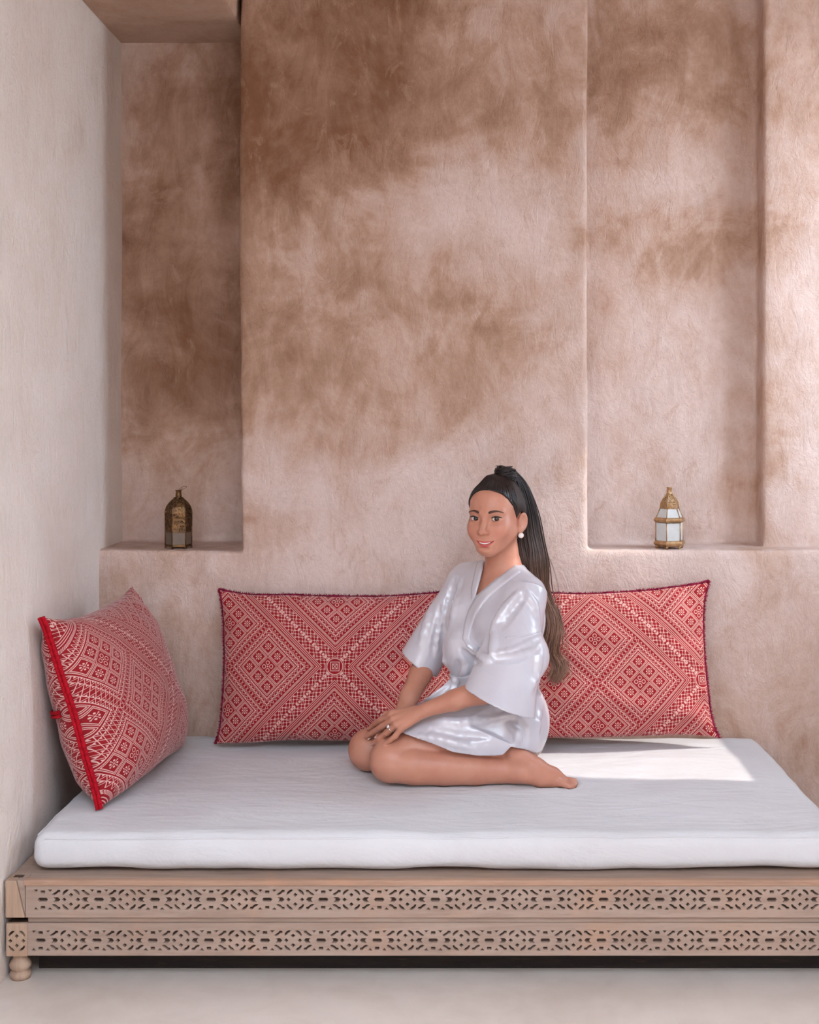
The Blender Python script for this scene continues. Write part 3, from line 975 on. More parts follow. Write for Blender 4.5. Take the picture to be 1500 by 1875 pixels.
def lantern_light():
    base = at(1226, 1001, 0.055)
    base.z = SHELF
    root = empty('lantern', base)
    tag(root, 'bright brass lantern with white frosted panes on the wide niche shelf', 'lantern')
    s = (0.055 - CAM.y) / FPX
    k = s * 100 / 1250
    rot = math.radians(10 + 180)
    R = 332 * k
    z = lambda zy: (1655 - zy) * k
    b = MB(); b.rings([(R * 0.55, z(1600)), (R * 1.0, z(1590)), (R * 1.02, z(1580))], 6, phase=rot); b.build('base_plate', M_BRASS_L, root)
    for kk in range(6):
        p = hexpt(R * 0.90, kk, rot, 0); b = MB()
        b.rings([(0.0022, 0.0), (0.003, z(1640)), (0.0055, z(1600)), (0.0065, z(1580))], 8, p.x, p.y); b.build('foot', M_BRASS_L, root, smooth=True)
    def collar(name, zc, rad, hh):
        b = MB()
        b.rings([(rad - 0.004, zc - hh), (rad, zc - hh * 0.7), (rad + 0.003, zc - hh * 0.3), (rad + 0.0036, zc), (rad + 0.003, zc + hh * 0.3), (rad, zc + hh * 0.7), (rad - 0.004, zc + hh)], 6, phase=rot)
        c = b.build(name, M_BRASS_L, root, bevel=0.0006)
        for kk in range(6):
            for j in range(5):
                f = (j + 0.5) / 5
                p = hexpt(rad + 0.003, kk, rot, zc).lerp(hexpt(rad + 0.003, kk + 1, rot, zc), f)
                bb = MB(); bb.rings([(0.0001, -0.0019), (0.0014, -0.0013), (0.0019, 0), (0.0014, 0.0013), (0.0001, 0.0019)], 8)
                bo = bb.build('bead', M_BRASS_L, c, smooth=True); bo.location = p
    collar('collar', z(1520), R * 1.06, 62 * k)
    facets(root, 'glass_pane', M_FROST_L, rot, [(R * 0.955, z(1470)), (R * 0.955, z(1060))])
    ribs(root, 'post', M_BRASS_L, rot, [(R * 0.97, z(1480)), (R * 0.97, z(1050))], 0.0017)
    collar('collar', z(990), R * 1.05, 58 * k)
    facets(root, 'sloped_pane', M_FROST_L, rot, [(R * 0.93, z(935)), (R * 0.66, z(742))])
    ribs(root, 'sloped_post', M_BRASS_L, rot, [(R * 0.95, z(940)), (R * 0.68, z(735))], 0.0015)
    dome = [(R * 0.66, z(745)), (R * 0.68, z(690)), (R * 0.66, z(630)), (R * 0.57, z(555)), (R * 0.42, z(490)), (R * 0.26, z(430)), (R * 0.20, z(395))]
    facets(root, 'dome_panel', M_BRASS_LP, rot, dome)
    ribs(root, 'dome_rib', M_BRASS_L, rot, dome, 0.0012)
    b = MB(); b.rings([(R * 0.21, z(405)), (R * 0.18, z(390)), (R * 0.17, z(275)), (R * 0.20, z(262)), (R * 0.20, z(250)), (R * 0.14, z(248))], 16); b.build('neck', M_BRASS_L, root, smooth=True)
    pts = [Vector((55 * k, -0.004, z(300))), Vector((-15 * k, -0.012, z(430))), Vector((-70 * k, -0.016, z(520))), Vector((-130 * k, -0.012, z(490))), Vector((-120 * k, -0.006, z(420))), Vector((-50 * k, 0.0, z(290)))]
    P = []
    for i in range(len(pts) - 1):
        for j in range(5):
            P.append(pts[i].lerp(pts[i + 1], j / 5))
    P.append(pts[-1])
    b = MB(); b.tube(P, 0.0008, 6); b.build('ring_handle', M_BRASS_L, root, smooth=True)
lantern_dark()
lantern_light()
# ------------------------------------------------------------------ the seated woman
G = Vector((-0.80, -0.60, 0.0))            # the way her chest faces
A = Vector((0.60, -0.80, 0.0))             # towards her left shoulder (the nearer one)
HC = Vector((0.1036, -0.42, 1.0368))         # head centre at eye level
YAW = math.radians(-22.5)
HR = Matrix.Rotation(YAW, 3, 'Z') @ Matrix.Rotation(math.radians(-0.5), 3, 'Y')
def hd(x, y, z): return HC + HR @ Vector((x, y, z))

SH_N, EL_N, WR_N = at(966, 1088, -0.465), at(925, 1251, -0.605), at(782, 1299, -0.590)
SH_F, EL_F, WR_F = at(856, 1062, -0.275), at(790, 1193, -0.275), at(733, 1311, -0.430)
KN_N, KN_F = Vector((-0.181, -0.535, 0.388)), Vector((-0.250, -0.405, 0.384))
HP_N, HP_F = Vector((0.125, -0.490, 0.435)), Vector((0.125, -0.355, 0.435))
NECK = Vector((0.1294, -0.39, 0.867))
LEFT_FINGERS = {     # knuckle, middle joint, end joint, tip
    'index': ([(719, 1308, -0.548), (698, 1318, -0.508), (686, 1326, -0.468), (676, 1335, -0.440)], [0.0098, 0.0085, 0.0075, 0.0062]),
    'middle': ([(722, 1317, -0.566), (700, 1330, -0.528), (684, 1340, -0.486), (671, 1348, -0.458)], [0.0100, 0.0088, 0.0077, 0.0064]),
    'ring': ([(727, 1326, -0.580), (709, 1341, -0.556), (695, 1352, -0.530), (683, 1362, -0.508)], [0.0096, 0.0083, 0.0073, 0.0060]),
    'little': ([(734, 1334, -0.588), (724, 1348, -0.580), (714, 1356, -0.572), (706, 1362, -0.564)], [0.0085, 0.0072, 0.0062, 0.0052])}
RIGHT_FINGERS = {
    'index': ([(712, 1326, -0.440), (702, 1338, -0.470), (696, 1344, -0.490), (690, 1350, -0.502)], [0.0092, 0.0080, 0.0070, 0.0060]),
    'middle': ([(706, 1324, -0.425), (692, 1334, -0.440), (684, 1342, -0.450), (678, 1350, -0.456)], [0.0092, 0.0080, 0.0070, 0.0060]),
    'ring': ([(700, 1322, -0.408), (684, 1332, -0.410), (675, 1340, -0.412), (668, 1348, -0.414)], [0.0088, 0.0076, 0.0066, 0.0056]),
    'little': ([(697, 1321, -0.392), (682, 1331, -0.388), (674, 1338, -0.384), (668, 1345, -0.380)], [0.0080, 0.0066, 0.0058, 0.0050])}

def head_prims(F):
    def el(c, r, k=0.01, op='u', rot=None): ellip(F, hd(*c), r, HR @ rot if rot else HR, k, op)
    def cn(a, b, ra, rb, k=0.008, op='u'): cone(F, hd(*a), hd(*b), ra, rb, k, op)
    el((0, 0.018, 0.030), (0.0685, 0.088, 0.073))                      # cranium
    el((0, -0.034, 0.036), (0.0555, 0.050, 0.052), 0.03)                # forehead
    el((0, -0.030, -0.030), (0.0490, 0.058, 0.060), 0.04)              # midface
    for s in (-1, 1):
        cn((s * 0.0405, -0.004, -0.042), (s * 0.010, -0.064, -0.0785), 0.0190, 0.0155, 0.040)     # jaw
        el((s * 0.0375, -0.056, -0.022), (0.018, 0.020, 0.015), 0.03)    # cheekbone
        el((s * 0.0315, -0.066, -0.040), (0.015, 0.014, 0.013), 0.03)    # smiling cheek
        cn((s * 0.010, -0.0835, 0.0165), (s * 0.044, -0.069, 0.0185), 0.0075, 0.006, 0.014)  # brow
    el((0.001, -0.0735, -0.0785), (0.0165, 0.0145, 0.0145), 0.022)           # chin
    el((0, -0.078, -0.060), (0.026, 0.012, 0.020), 0.016)              # mouth mound
    for s in (-1, 1):
        el((s * 0.0305, -0.092, -0.001), (0.0175, 0.0130, 0.0112), 0.012, 's')     # socket
        el((s * 0.0305, -0.0735, 0.0), (0.0150, 0.0142, 0.0128), 0.004)            # lids
        rot = Matrix.Rotation(math.radians(-s * 5), 3, 'Y')
        el((s * 0.0305, -0.0900, -0.0004), (0.0150, 0.0115, 0.0056), 0.0012, 's', rot)  # opening
    # nose
    cn((0, -0.0825, 0.010), (-0.001, -0.0950, -0.018), 0.0070, 0.0078, 0.010)
    cn((-0.001, -0.0950, -0.018), (-0.0015, -0.1045, -0.0335), 0.0078, 0.0094, 0.008)
    for s in (-1, 1):
        el((s * 0.0105 - 0.0015, -0.0925, -0.0370), (0.0070, 0.0095, 0.0066), 0.005)
        el((s * 0.0058 - 0.0015, -0.1005, -0.0445), (0.0032, 0.0040, 0.0028), 0.002, 's')
    MX = 0.003
    # lips, a smile that shows the teeth
    for s in (-1, 1):
        cn((MX, -0.0895, -0.0622), (MX + s * 0.009, -0.0885, -0.0612), 0.0036, 0.0036, 0.002)
        cn((MX + s * 0.009, -0.0885, -0.0612), (MX + s * 0.0255, -0.0775, -0.0580), 0.0036, 0.0018, 0.003)
        cn((MX, -0.0895, -0.0732), (MX + s * 0.012, -0.0868, -0.0706), 0.0050, 0.0046, 0.002)
        cn((MX + s * 0.012, -0.0868, -0.0710), (MX + s * 0.0252, -0.0777, -0.0590), 0.0046, 0.0016, 0.003)
    el((0.002, -0.0925, -0.0805), (0.013, 0.0035, 0.0026), 0.008, 's')       # below the lower lip
    # ears
    for s in (-1, 1):
        rot = Matrix.Rotation(math.radians(-s * 30), 3, 'Z') @ Matrix.Rotation(math.radians(-10), 3, 'X')
        el((s * 0.0760, 0.010, -0.014), (0.0075, 0.0165, 0.0265), 0.004, 'u', rot)
        el((s * 0.0720, 0.002, -0.037), (0.0065, 0.0080, 0.0095), 0.005)
        el((s * 0.0825, 0.0055, -0.012), (0.0070, 0.0105, 0.0185), 0.002, 's', rot)
        el((s * 0.0735, -0.003, -0.018), (0.0035, 0.0045, 0.0075), 0.003, 'u', rot)
    cone(F, hd(0, 0.022, -0.045), NECK, 0.047, 0.049, 0.022)

def hand(F, wrist, fingers, thumb, k=0.007):
    for nm, (js, rs) in fingers.items():
        P = [at(*j) for j in js]
        chain(F, P, rs, 0.004)
        cone(F, wrist, P[0], 0.0150, rs[0] + 0.0012, k)
    chain(F, [at(*j) if isinstance(j, tuple) else j for j in thumb[0]], thumb[1], 0.006)

def body_prims(F):
    # trunk
    R = Matrix((A, -G, Vector((0, 0, 1)))).transposed()
    ellip(F, (0.1193, -0.38, 0.7538), (0.142, 0.088, 0.135), R, 0.03)
    ellip(F, (0.1011, -0.385, 0.592), (0.112, 0.082, 0.120), R, 0.05)
    ellip(F, (0.150, -0.405, 0.465), (0.100, 0.140, 0.118), None, 0.05)
    cone(F, SH_N, NECK, 0.045, 0.042, 0.03); cone(F, SH_F, NECK, 0.045, 0.042, 0.03)
    for s in (-1, 1):
        c = Vector((0.1193, -0.38, 0.7386)) + G * 0.062 + A * (0.066 * s)
        ellip(F, c, (0.056, 0.056, 0.056), None, 0.025)
    # legs
    chain(F, [HP_N + Vector((0, 0.015, 0)), (HP_N + KN_N) / 2 + Vector((0, 0.018, 0.022)), KN_N + Vector((0.008, 0.006, 0.010))], [0.085, 0.072, 0.053], 0.03)
    chain(F, [HP_F, (HP_F + KN_F) / 2 + Vector((0, 0, 0.012)), KN_F], [0.085, 0.074, 0.056], 0.03)
    ellip(F, KN_N + Vector((-0.003, -0.004, 0.0)), (0.057, 0.054, 0.058), None, 0.015)
    chain(F, [KN_N + Vector((0.004, -0.010, -0.005)), at(760, 1401, -0.552), at(815, 1404, -0.552), at(870, 1408, -0.548), at(915, 1410, -0.545), at(943, 1410, -0.543)],
          [0.050, 0.0515, 0.0485, 0.0420, 0.0350, 0.0315], 0.005)
    ellip(F, at(955, 1418, -0.578), (0.015, 0.012, 0.015), None, 0.012)                     # ankle bone
    # near foot, sole turned up
    chain(F, [at(938, 1409, -0.550), at(950, 1388, -0.556)], [0.031, 0.0285], 0.015)
    chain(F, [at(950, 1387, -0.556), at(980, 1406, -0.556), at(1012, 1421, -0.550), at(1031, 1429, -0.545)], [0.0285, 0.0270, 0.0225, 0.0150], 0.012)
    chain(F, [at(952, 1416, -0.562), at(990, 1426, -0.566), at(1024, 1434, -0.562)], [0.024, 0.0195, 0.0120], 0.018)
    for i, (px, py, yy, r) in enumerate([(1046, 1441, -0.578, 0.0066), (1051, 1440, -0.565, 0.0070), (1054, 1438, -0.551, 0.0073), (1055, 1435, -0.536, 0.0076), (1053, 1431, -0.517, 0.0100)]):
        q = at(px, py, yy)
        cone(F, at(1022, 1431 - i * 0.8, yy * 0.6 - 0.4 * 0.55), q - Vector((0.003, 0, 0)), 0.0115, r, 0.004)
    # far leg
    chain(F, [KN_F, Vector((-0.17, -0.385, 0.380)), Vector((0.01, -0.37, 0.374)), Vector((0.13, -0.39, 0.363)), Vector((0.19, -0.42, 0.358)), at(986, 1398, -0.452)],
          [0.055, 0.051, 0.045, 0.034, 0.028, 0.013], 0.014)
    # arms
    chain(F, [SH_N, (SH_N + EL_N) / 2, EL_N], [0.045, 0.040, 0.036], 0.02)
    chain(F, [EL_N, EL_N.lerp(WR_N, 0.30), EL_N.lerp(WR_N, 0.65), WR_N], [0.035, 0.0335, 0.0265, 0.0195], 0.012)
    chain(F, [SH_F, (SH_F + EL_F) / 2, EL_F], [0.045, 0.040, 0.034], 0.02)
    chain(F, [EL_F, EL_F.lerp(WR_F, 0.35), EL_F.lerp(WR_F, 0.7), WR_F], [0.034, 0.032, 0.026, 0.0205], 0.012)
    hand(F, WR_N, LEFT_FINGERS, ([WR_N + Vector((0.0, 0.012, 0.0)), (745, 1303, -0.545), (726, 1304, -0.520), (706, 1306, -0.500)], [0.014, 0.0115, 0.0090, 0.0062]))
    hand(F, WR_F, RIGHT_FINGERS, ([WR_F, (722, 1318, -0.455), (712, 1328, -0.470), (706, 1336, -0.480)], [0.013, 0.0105, 0.0088, 0.0066]))
    head_prims(F)

def extract(lo, hi, h, keep=None, drop=None):
    F = Field(lo, hi, h)
    body_prims(F)
    V, Q = F.surface()
    C = V[Q].mean(1)
    m = np.ones(len(Q), bool)
    if keep is not None:
        m &= ((C > np.array(keep[0])) & (C < np.array(keep[1]))).all(1)
    for d in (drop or []):
        m &= ~((C > np.array(d[0])) & (C < np.array(d[1]))).all(1)
    Q = Q[m]
    used = np.unique(Q); remap = -np.ones(len(V), int); remap[used] = np.arange(len(used))
    return F, V[used], remap[Q]

HEADBOX = ((-0.02, -0.60, 0.922), (0.26, -0.24, 1.20))
HANDBOX = ((-0.300, -0.66, 0.395), (-0.098, -0.352, 0.575))
def shrink(b, e): return (tuple(c + e for c in b[0]), tuple(c - e for c in b[1]))
BF, V0, Q0 = extract((-0.34, -0.70, 0.29), (0.38, -0.22, 0.96), 0.0029, None, [shrink(HEADBOX, 0.003), shrink(HANDBOX, 0.003)])
HF, V1, Q1 = extract(tuple(c - 0.01 for c in HEADBOX[0]), tuple(c + 0.01 for c in HEADBOX[1]), 0.00125, HEADBOX)
NF, V2, Q2 = extract(tuple(c - 0.01 for c in HANDBOX[0]), tuple(c + 0.01 for c in HANDBOX[1]), 0.00135, HANDBOX)
BV = np.concatenate([V0, V1, V2]); BQ = np.concatenate([Q0, Q1 + len(V0), Q2 + len(V0) + len(V1)])

# the mattress gives way under her
mm_ = mattress.data
MVn = np.zeros(len(mm_.vertices) * 3, dtype=np.float32); mm_.vertices.foreach_get('co', MVn); MVn = MVn.reshape(-1, 3)
near_ = np.nonzero((MVn[:, 2] > 0.30) & (MVn[:, 0] > -0.33) & (MVn[:, 0] < 0.37) & (MVn[:, 1] > -0.69) & (MVn[:, 1] < -0.23))[0]
for i_ in near_:
    p_ = Vector([float(c) for c in MVn[i_]])
    for _ in range(24):
        if BF.value(p_) > 0.0022: break
        p_.z -= 0.0015
    MVn[i_, 2] = p_.z
mm_.vertices.foreach_set('co', MVn.ravel()); mm_.update()

def skin():
    m = Mat('tanned_skin', rough=0.42, spec=0.4)
    co = m.coord('Object')
    n = m.noise(co, 14, 5, 0.6, 0.4)
    base = m.mix(n.ss(0.3, 0.7), srgb(196, 138, 115), srgb(186, 125, 103))
    at_l = m.nt.nodes.new('ShaderNodeAttribute'); at_l.attribute_name = 'lips'
    at_b = m.nt.nodes.new('ShaderNodeAttribute'); at_b.attribute_name = 'blush'
    c = m.mix(E(m.nt, at_b.outputs['Fac']), base, srgb(196, 104, 88))
    c = m.mix(E(m.nt, at_l.outputs['Fac']), c, srgb(186, 84, 78))
    m.color(c)
    m.b.inputs['Subsurface Weight'].default_value = 0.12
    m.b.inputs['Subsurface Radius'].default_value = (0.012, 0.004, 0.002)
    m.b.inputs['Subsurface Scale'].default_value = 0.6
    m.bump(m.noise(co, 380, 2, 0.5), 0.06, 0.001)
    return m.m
M_SKIN = skin()
woman = empty('person', (0.05, -0.46, ZM))
tag(woman, 'woman in a white satin robe sitting on folded legs on the mattress', 'person')
WINV = Matrix.Translation(-woman.location)
def wlink(name, me, mat, smooth=True):
    me.transform(WINV)
    return link(name, me, mat, woman, smooth)
def wbuild(b, name, mat, parent=None, smooth=True):
    me = mesh_from(name, b.v, b.f)
    me.transform(WINV)
    return link(name, me, mat, parent or woman, smooth)

bme = np_mesh('body', BV, BQ)
# lips and warm cheeks, in the head's own frame
HRn = np.array(HR)
loc = (BV - np.array(HC)) @ HRn
x, y, z = loc[:, 0], loc[:, 1], loc[:, 2]
xm = x - 0.003
ux = np.clip(np.abs(xm) / 0.0258, 0, 1)
slit = -0.0668 + 0.0086 * ux ** 2
up = slit + 0.0060 * (1 - ux ** 2.4) + 0.0009 * np.exp(-((np.abs(xm) - 0.006) / 0.004) ** 2) + 0.0006
dn = slit - 0.0098 * (1 - ux ** 1.8) - 0.0006
lips = smoothstep(-0.0005, 0.0005, up - z) * smoothstep(-0.0005, 0.0005, z - dn) * (np.abs(xm) < 0.0256) * (y < -0.068) * (y > -0.12)
blush = 0.28 * np.exp(-(((np.abs(x) - 0.042) / 0.020) ** 2 + ((z + 0.036) / 0.018) ** 2)) * (y < -0.02) * (z < 0.1) * (np.abs(x) < 0.09) * (z > -0.09)
for nm, arr in (('lips', lips), ('blush', blush)):
    at_ = bme.attributes.new(nm, 'FLOAT', 'POINT')
    at_.data.foreach_set('value', arr.astype(np.float32))
body = wlink('body', bme, M_SKIN)

# ---- eyes, lashes, brows, teeth
def eye_mat():
    m = Mat('eye', rough=0.12)
    co = m.coord('Object')
    x, y, z = m.xyz(co)
    r = (x * x + z * z).sqrt()
    c = m.mix(r.gt(0.0064), srgb(44, 26, 18), srgb(214, 204, 198))
    c = m.mix(r.lt(0.0025), c, (0.004, 0.003, 0.003))
    m.color(c)
    return m.m
M_EYE = eye_mat()
M_LASH = Mat('lash_black', rough=0.6, color=srgb(24, 16, 14)).m
M_BROW = Mat('brow_brown', rough=0.8, color=srgb(84, 58, 46)).m
M_TEETH = Mat('teeth', rough=0.3, color=srgb(250, 246, 240)).m
for s in (-1, 1):
    b = MB()
    n = 20
    prof = [(0.0123 * math.sin(math.pi * i / n) + 1e-5, -0.0123 * math.cos(math.pi * i / n)) for i in range(n + 1)]
    b.rings(prof, 24)
    me = mesh_from('eyeball', b.v, b.f)
    me.transform(Matrix.Rotation(math.pi / 2, 4, 'X'))
    o = link('eyeball', me, M_EYE, woman)
    c = hd(s * 0.0305, -0.0735, 0.0)
    dirv = (CAM - c).normalized()
    rot = Vector((0, -1, 0)).rotation_difference(dirv).to_matrix().to_4x4()
    o.matrix_local = WINV @ Matrix.Translation(c) @ rot
    # upper lash line and brow
    b = MB()
    pts, rr = [], []
    for i in range(15):
        f = i / 14
        xx = s * (0.0165 + 0.0310 * f)
        zz_ = 0.0002 + 0.0060 * math.sin(math.pi * min(1.0, f * 0.92 + 0.03)) ** 0.8 + 0.0012 * f
        u = abs(xx) - 0.0305
        yy = -0.0735 - math.sqrt(max(1e-6, 0.0146 ** 2 - u * u - zz_ * zz_)) - 0.0003
        pts.append(hd(xx, yy, zz_)); rr.append(0.0008 + 0.0014 * math.sin(math.pi * f) * (0.5 + f))
    b.tube(pts, rr, 6)
    lo_pts = []
    for i in range(13):
        f = i / 12
        xx = s * (0.0185 + 0.0270 * f); zz_ = -0.0008 - 0.0048 * math.sin(math.pi * (0.04 + 0.90 * f)) + 0.0012 * f
        u = abs(xx) - 0.0305
        lo_pts.append(hd(xx, -0.0735 - math.sqrt(max(1e-6, 0.0141 ** 2 - u * u - zz_ * zz_)), zz_))
    b.tube(lo_pts, 0.00045, 5)
    wbuild(b, 'eyelashes', M_LASH)
    b = MB()
    pts, rr = [], []
    for i in range(17):
        f = i / 16
        xx = s * (0.0135 + 0.0375 * f); zz_ = 0.0165 + 0.0060 * math.sin(math.pi * (f * 0.75 + 0.02)) - 0.004 * f * f
        p = hd(xx, -0.13, zz_); dirn = HR @ Vector((0, 1, 0))
        for _ in range(120):
            v = HF.value(p)
            if v < 0.0004: break
            p = p + dirn * max(0.0003, min(v * 0.7, 0.01))
        rr.append(0.0046 * (1 - 0.72 * f) * min(1, 0.55 + f * 4)); pts.append(p + dirn * (0.45 * rr[-1]))
    b.tube(pts, rr, 6, squash=1.0)
    wbuild(b, 'eyebrow', M_BROW)
def on_face(x, z):
    p = hd(x, -0.13, z); dirn = HR @ Vector((0, 1, 0))
    for _ in range(160):
        v = HF.value(p)
        if v < 0.0003: break
        p = p + dirn * max(0.0003, min(v * 0.7, 0.01))
    return p, dirn
b = MB(); pts, rr = [], []
for i in range(25):
    f = i / 12 - 1
    p, dn_ = on_face(0.003 + 0.0150 * f, -0.0662 + 0.0030 * f * f)
    rr.append(0.0004 + 0.0011 * (1 - f * f) ** 0.5); pts.append(p + dn_ * (0.55 * rr[-1]))
b.tube(pts, rr, 8)
wbuild(b, 'teeth', M_TEETH)
b = MB(); pts = []
for i in range(29):
    f = i / 14 - 1
    p, dn_ = on_face(0.003 + 0.0245 * f, -0.0682 + 0.0094 * f * f)
    pts.append(p + dn_ * 0.0001)
b.tube(pts, [0.0004 + 0.0005 * abs(i / 14 - 1) for i in range(29)], 6)
wbuild(b, 'mouth_line', Mat('mouth_shadow', rough=0.6, color=srgb(92, 34, 32)).m)
# ---- nails
M_NAIL = Mat('pale_nail_polish', rough=0.2, color=srgb(226, 192, 186)).m
for hand_f in (LEFT_FINGERS, RIGHT_FINGERS):
    for nm, (js, rs) in hand_f.items():
        p0, p1 = at(*js[2]), at(*js[3])
        d = (p1 - p0).normalized()
        up = (Vector((-0.15, -0.55, 0.8)) - d * Vector((-0.15, -0.55, 0.8)).dot(d)).normalized()
        sd = d.cross(up)
        b = MB()
        vs_, fs = [], []
        for i in range(7):
            f = i / 6
            w = rs[3] * 0.78 * (math.sin(math.pi * (0.22 + 0.72 * f)) ** 0.5)
            for j in range(5):
                g = (j / 4 - 0.5) * 2
                vs_.append(p1 + d * (-0.006 + 0.0155 * f) + sd * (w * g) + up * (rs[3] * (1.02 - 0.32 * g * g) - 0.0018 * f))
        for i in range(6):
            for j in range(4):
                a0 = i * 5 + j
                fs.append((a0, a0 + 1, a0 + 6, a0 + 5))
        b.add(vs_, fs)
        wbuild(b, 'fingernail', M_NAIL)
# ---- jewellery
M_PEARL = Mat('pearl', rough=0.18, color=srgb(236, 226, 220)).m
M_SILVER = Mat('silver', rough=0.15, color=srgb(225, 225, 228)); M_SILVER.b.inputs['Metallic'].default_value = 1.0; M_SILVER = M_SILVER.m
M_STONE = Mat('clear_stone', rough=0.02, color=(0.95, 0.96, 1.0)); M_STONE.b.inputs['IOR'].default_value = 2.2; M_STONE = M_STONE.m
for s in (-1, 1):
    c = hd(s * 0.0745, -0.001, -0.0500)
    b = MB(); b.rings([(0.0078 * math.sin(math.pi * i / 12) + 1e-5, -0.0078 * math.cos(math.pi * i / 12)) for i in range(13)], 18)
    me = mesh_from('earring', b.v, b.f)
    o = link('earring', me, M_PEARL, woman); o.matrix_local = WINV @ Matrix.Translation(c)
    o['label'] = 'round pearl earring'
js, rs = LEFT_FINGERS['ring']
p0, p1 = at(*js[0]), at(*js[1])
d = (p1 - p0).normalized(); c = p0.lerp(p1, 0.52); r = rs[0] * 0.5 + rs[1] * 0.5 + 0.0007
e1 = d.orthogonal().normalized(); e2 = d.cross(e1)
b = MB(); b.tube([c + (e1 * math.cos(2 * math.pi * i / 24) + e2 * math.sin(2 * math.pi * i / 24)) * r for i in range(25)], 0.0010, 6, cap=False)
ringo = wbuild(b, 'finger_ring', M_SILVER)
upv = Vector((-0.1, -0.62, 0.78)); upv = (upv - d * upv.dot(d)).normalized()
b = MB(); b.rings([(0.0008, -0.0035), (0.0047, 0.0008), (0.0050, 0.0015), (0.0034, 0.0030)], 10)
me = mesh_from('ring_stone', b.v, b.f)
o = link('ring_stone', me, M_STONE, ringo, smooth=False)
o.matrix_local = WINV @ Matrix.Translation(c + upv * (r + 0.0022)) @ Vector((0, 0, 1)).rotation_difference(upv).to_matrix().to_4x4()

# ------------------------------------------------------------------ robe
def satin():
    m = Mat('white_satin', rough=0.25, spec=0.9)
    co = m.coord('Object')
    n = m.noise(co, 5, 3, 0.5)
    m.color(m.mix(n.ss(0.3, 0.7), srgb(203, 199, 206), srgb(195, 190, 198)))
    w = m.noise(m.scaled(co, (1.0, 1.0, 0.42), (0, 0, 0), (0.0, 0.5, 0.3)), 9, 4, 0.5, 1.0)
    m.bump(w, 0.35, 0.014)
    m.b.inputs['Anisotropic'].default_value = 0.35
    m.b.inputs['Coat Weight'].default_value = 0.25
    m.b.inputs['Coat Roughness'].default_value = 0.22
    m.b.inputs['Sheen Weight'].default_value = 0.2
    return m.m
M_SATIN = satin()

def tapered(Aa, Bb, e1, wa, wb, slant=None, t0=0.0, t1=1.0, grow=0.0):
    """an open-ended sleeve shape: elliptical section (half widths along e1 and across), ends cut flat"""
    Aa, Bb = Vector(Aa), Vector(Bb)
    ax = (Bb - Aa); L = ax.length; ax = ax / L
    e1 = (Vector(e1) - ax * Vector(e1).dot(ax)).normalized(); e2 = ax.cross(e1)
    sl = Vector(slant).normalized() if slant else ax
    def fn(X, Y, Z):
        px, py, pz = X - Aa.x, Y - Aa.y, Z - Aa.z
        t = (px*ax.x + py*ax.y + pz*ax.z) / L
        tc = np.clip(t, -0.1, 1.2)
        q1 = px*e1.x + py*e1.y + pz*e1.z; q2 = px*e2.x + py*e2.y + pz*e2.z
        w1 = wa[0] + (wb[0] - wa[0]) * tc + grow; w2 = wa[1] + (wb[1] - wa[1]) * tc + grow
        k = np.sqrt((q1 / w1)**2 + (q2 / w2)**2)
        d = (k - 1) * np.minimum(w1, w2)
        end = (X - Bb.x)*sl.x + (Y - Bb.y)*sl.y + (Z - Bb.z)*sl.z - (t1 - 1.0) * L
        return np.maximum(np.maximum(d, end), (t0 - t) * L)
    R = max(wa + wb) + 0.05
    lo = [min(Aa[i], Bb[i]) - R for i in range(3)]; hi = [max(Aa[i], Bb[i]) + R for i in range(3)]
    return fn, lo, hi

RF = Field((-0.26, -0.76, 0.315), (0.36, -0.17, 0.95), 0.0027)
def robe_prims(F):
    R = Matrix((A, -G, Vector((0, 0, 1)))).transposed()
    ellip(F, (0.1193, -0.38, 0.7588), (0.152, 0.102, 0.145), R, 0.03)
    ellip(F, (0.096, -0.39, 0.6021), (0.124, 0.094, 0.115), R, 0.05)
    cone(F, SH_N, NECK + Vector((0.0, 0, 0.003)), 0.052, 0.047, 0.03); cone(F, SH_F, NECK + Vector((0, 0, 0.003)), 0.051, 0.047, 0.03)
    for s in (-1, 1):
        c = Vector((0.1193, -0.38, 0.7356)) + G * 0.068 + A * (0.066 * s)
        ellip(F, c, (0.062, 0.062, 0.066), None, 0.045)
    # skirt
    ellip(F, (0.138, -0.410, 0.475), (0.100, 0.152, 0.132), None, 0.05)
    ellip(F, (0.138, -0.400, 0.400), (0.096, 0.120, 0.072), None, 0.03)
    ellip(F, at(850, 1192, -0.430), (0.060, 0.060, 0.075), None, 0.04)
    a, b_ = HP_N.copy(), KN_N.copy()
    chain(F, [a + Vector((0, 0, 0.010)), (a + b_) / 2 + Vector((0, -0.004, 0.024)), b_ + Vector((0.0, 0, 0.014))], [0.101, 0.090, 0.066], 0.03)
    a, b_ = HP_F.copy(), KN_F.copy()
    chain(F, [a + Vector((0, 0, 0.010)), (a + b_) / 2 + Vector((0, 0, 0.022)), b_ + Vector((0.0, 0, 0.012))], [0.097, 0.086, 0.064], 0.03)
    cone(F, (0.06, -0.43, 0.50), (-0.10, -0.46, 0.44), 0.075, 0.035, 0.05)
robe_prims(RF)
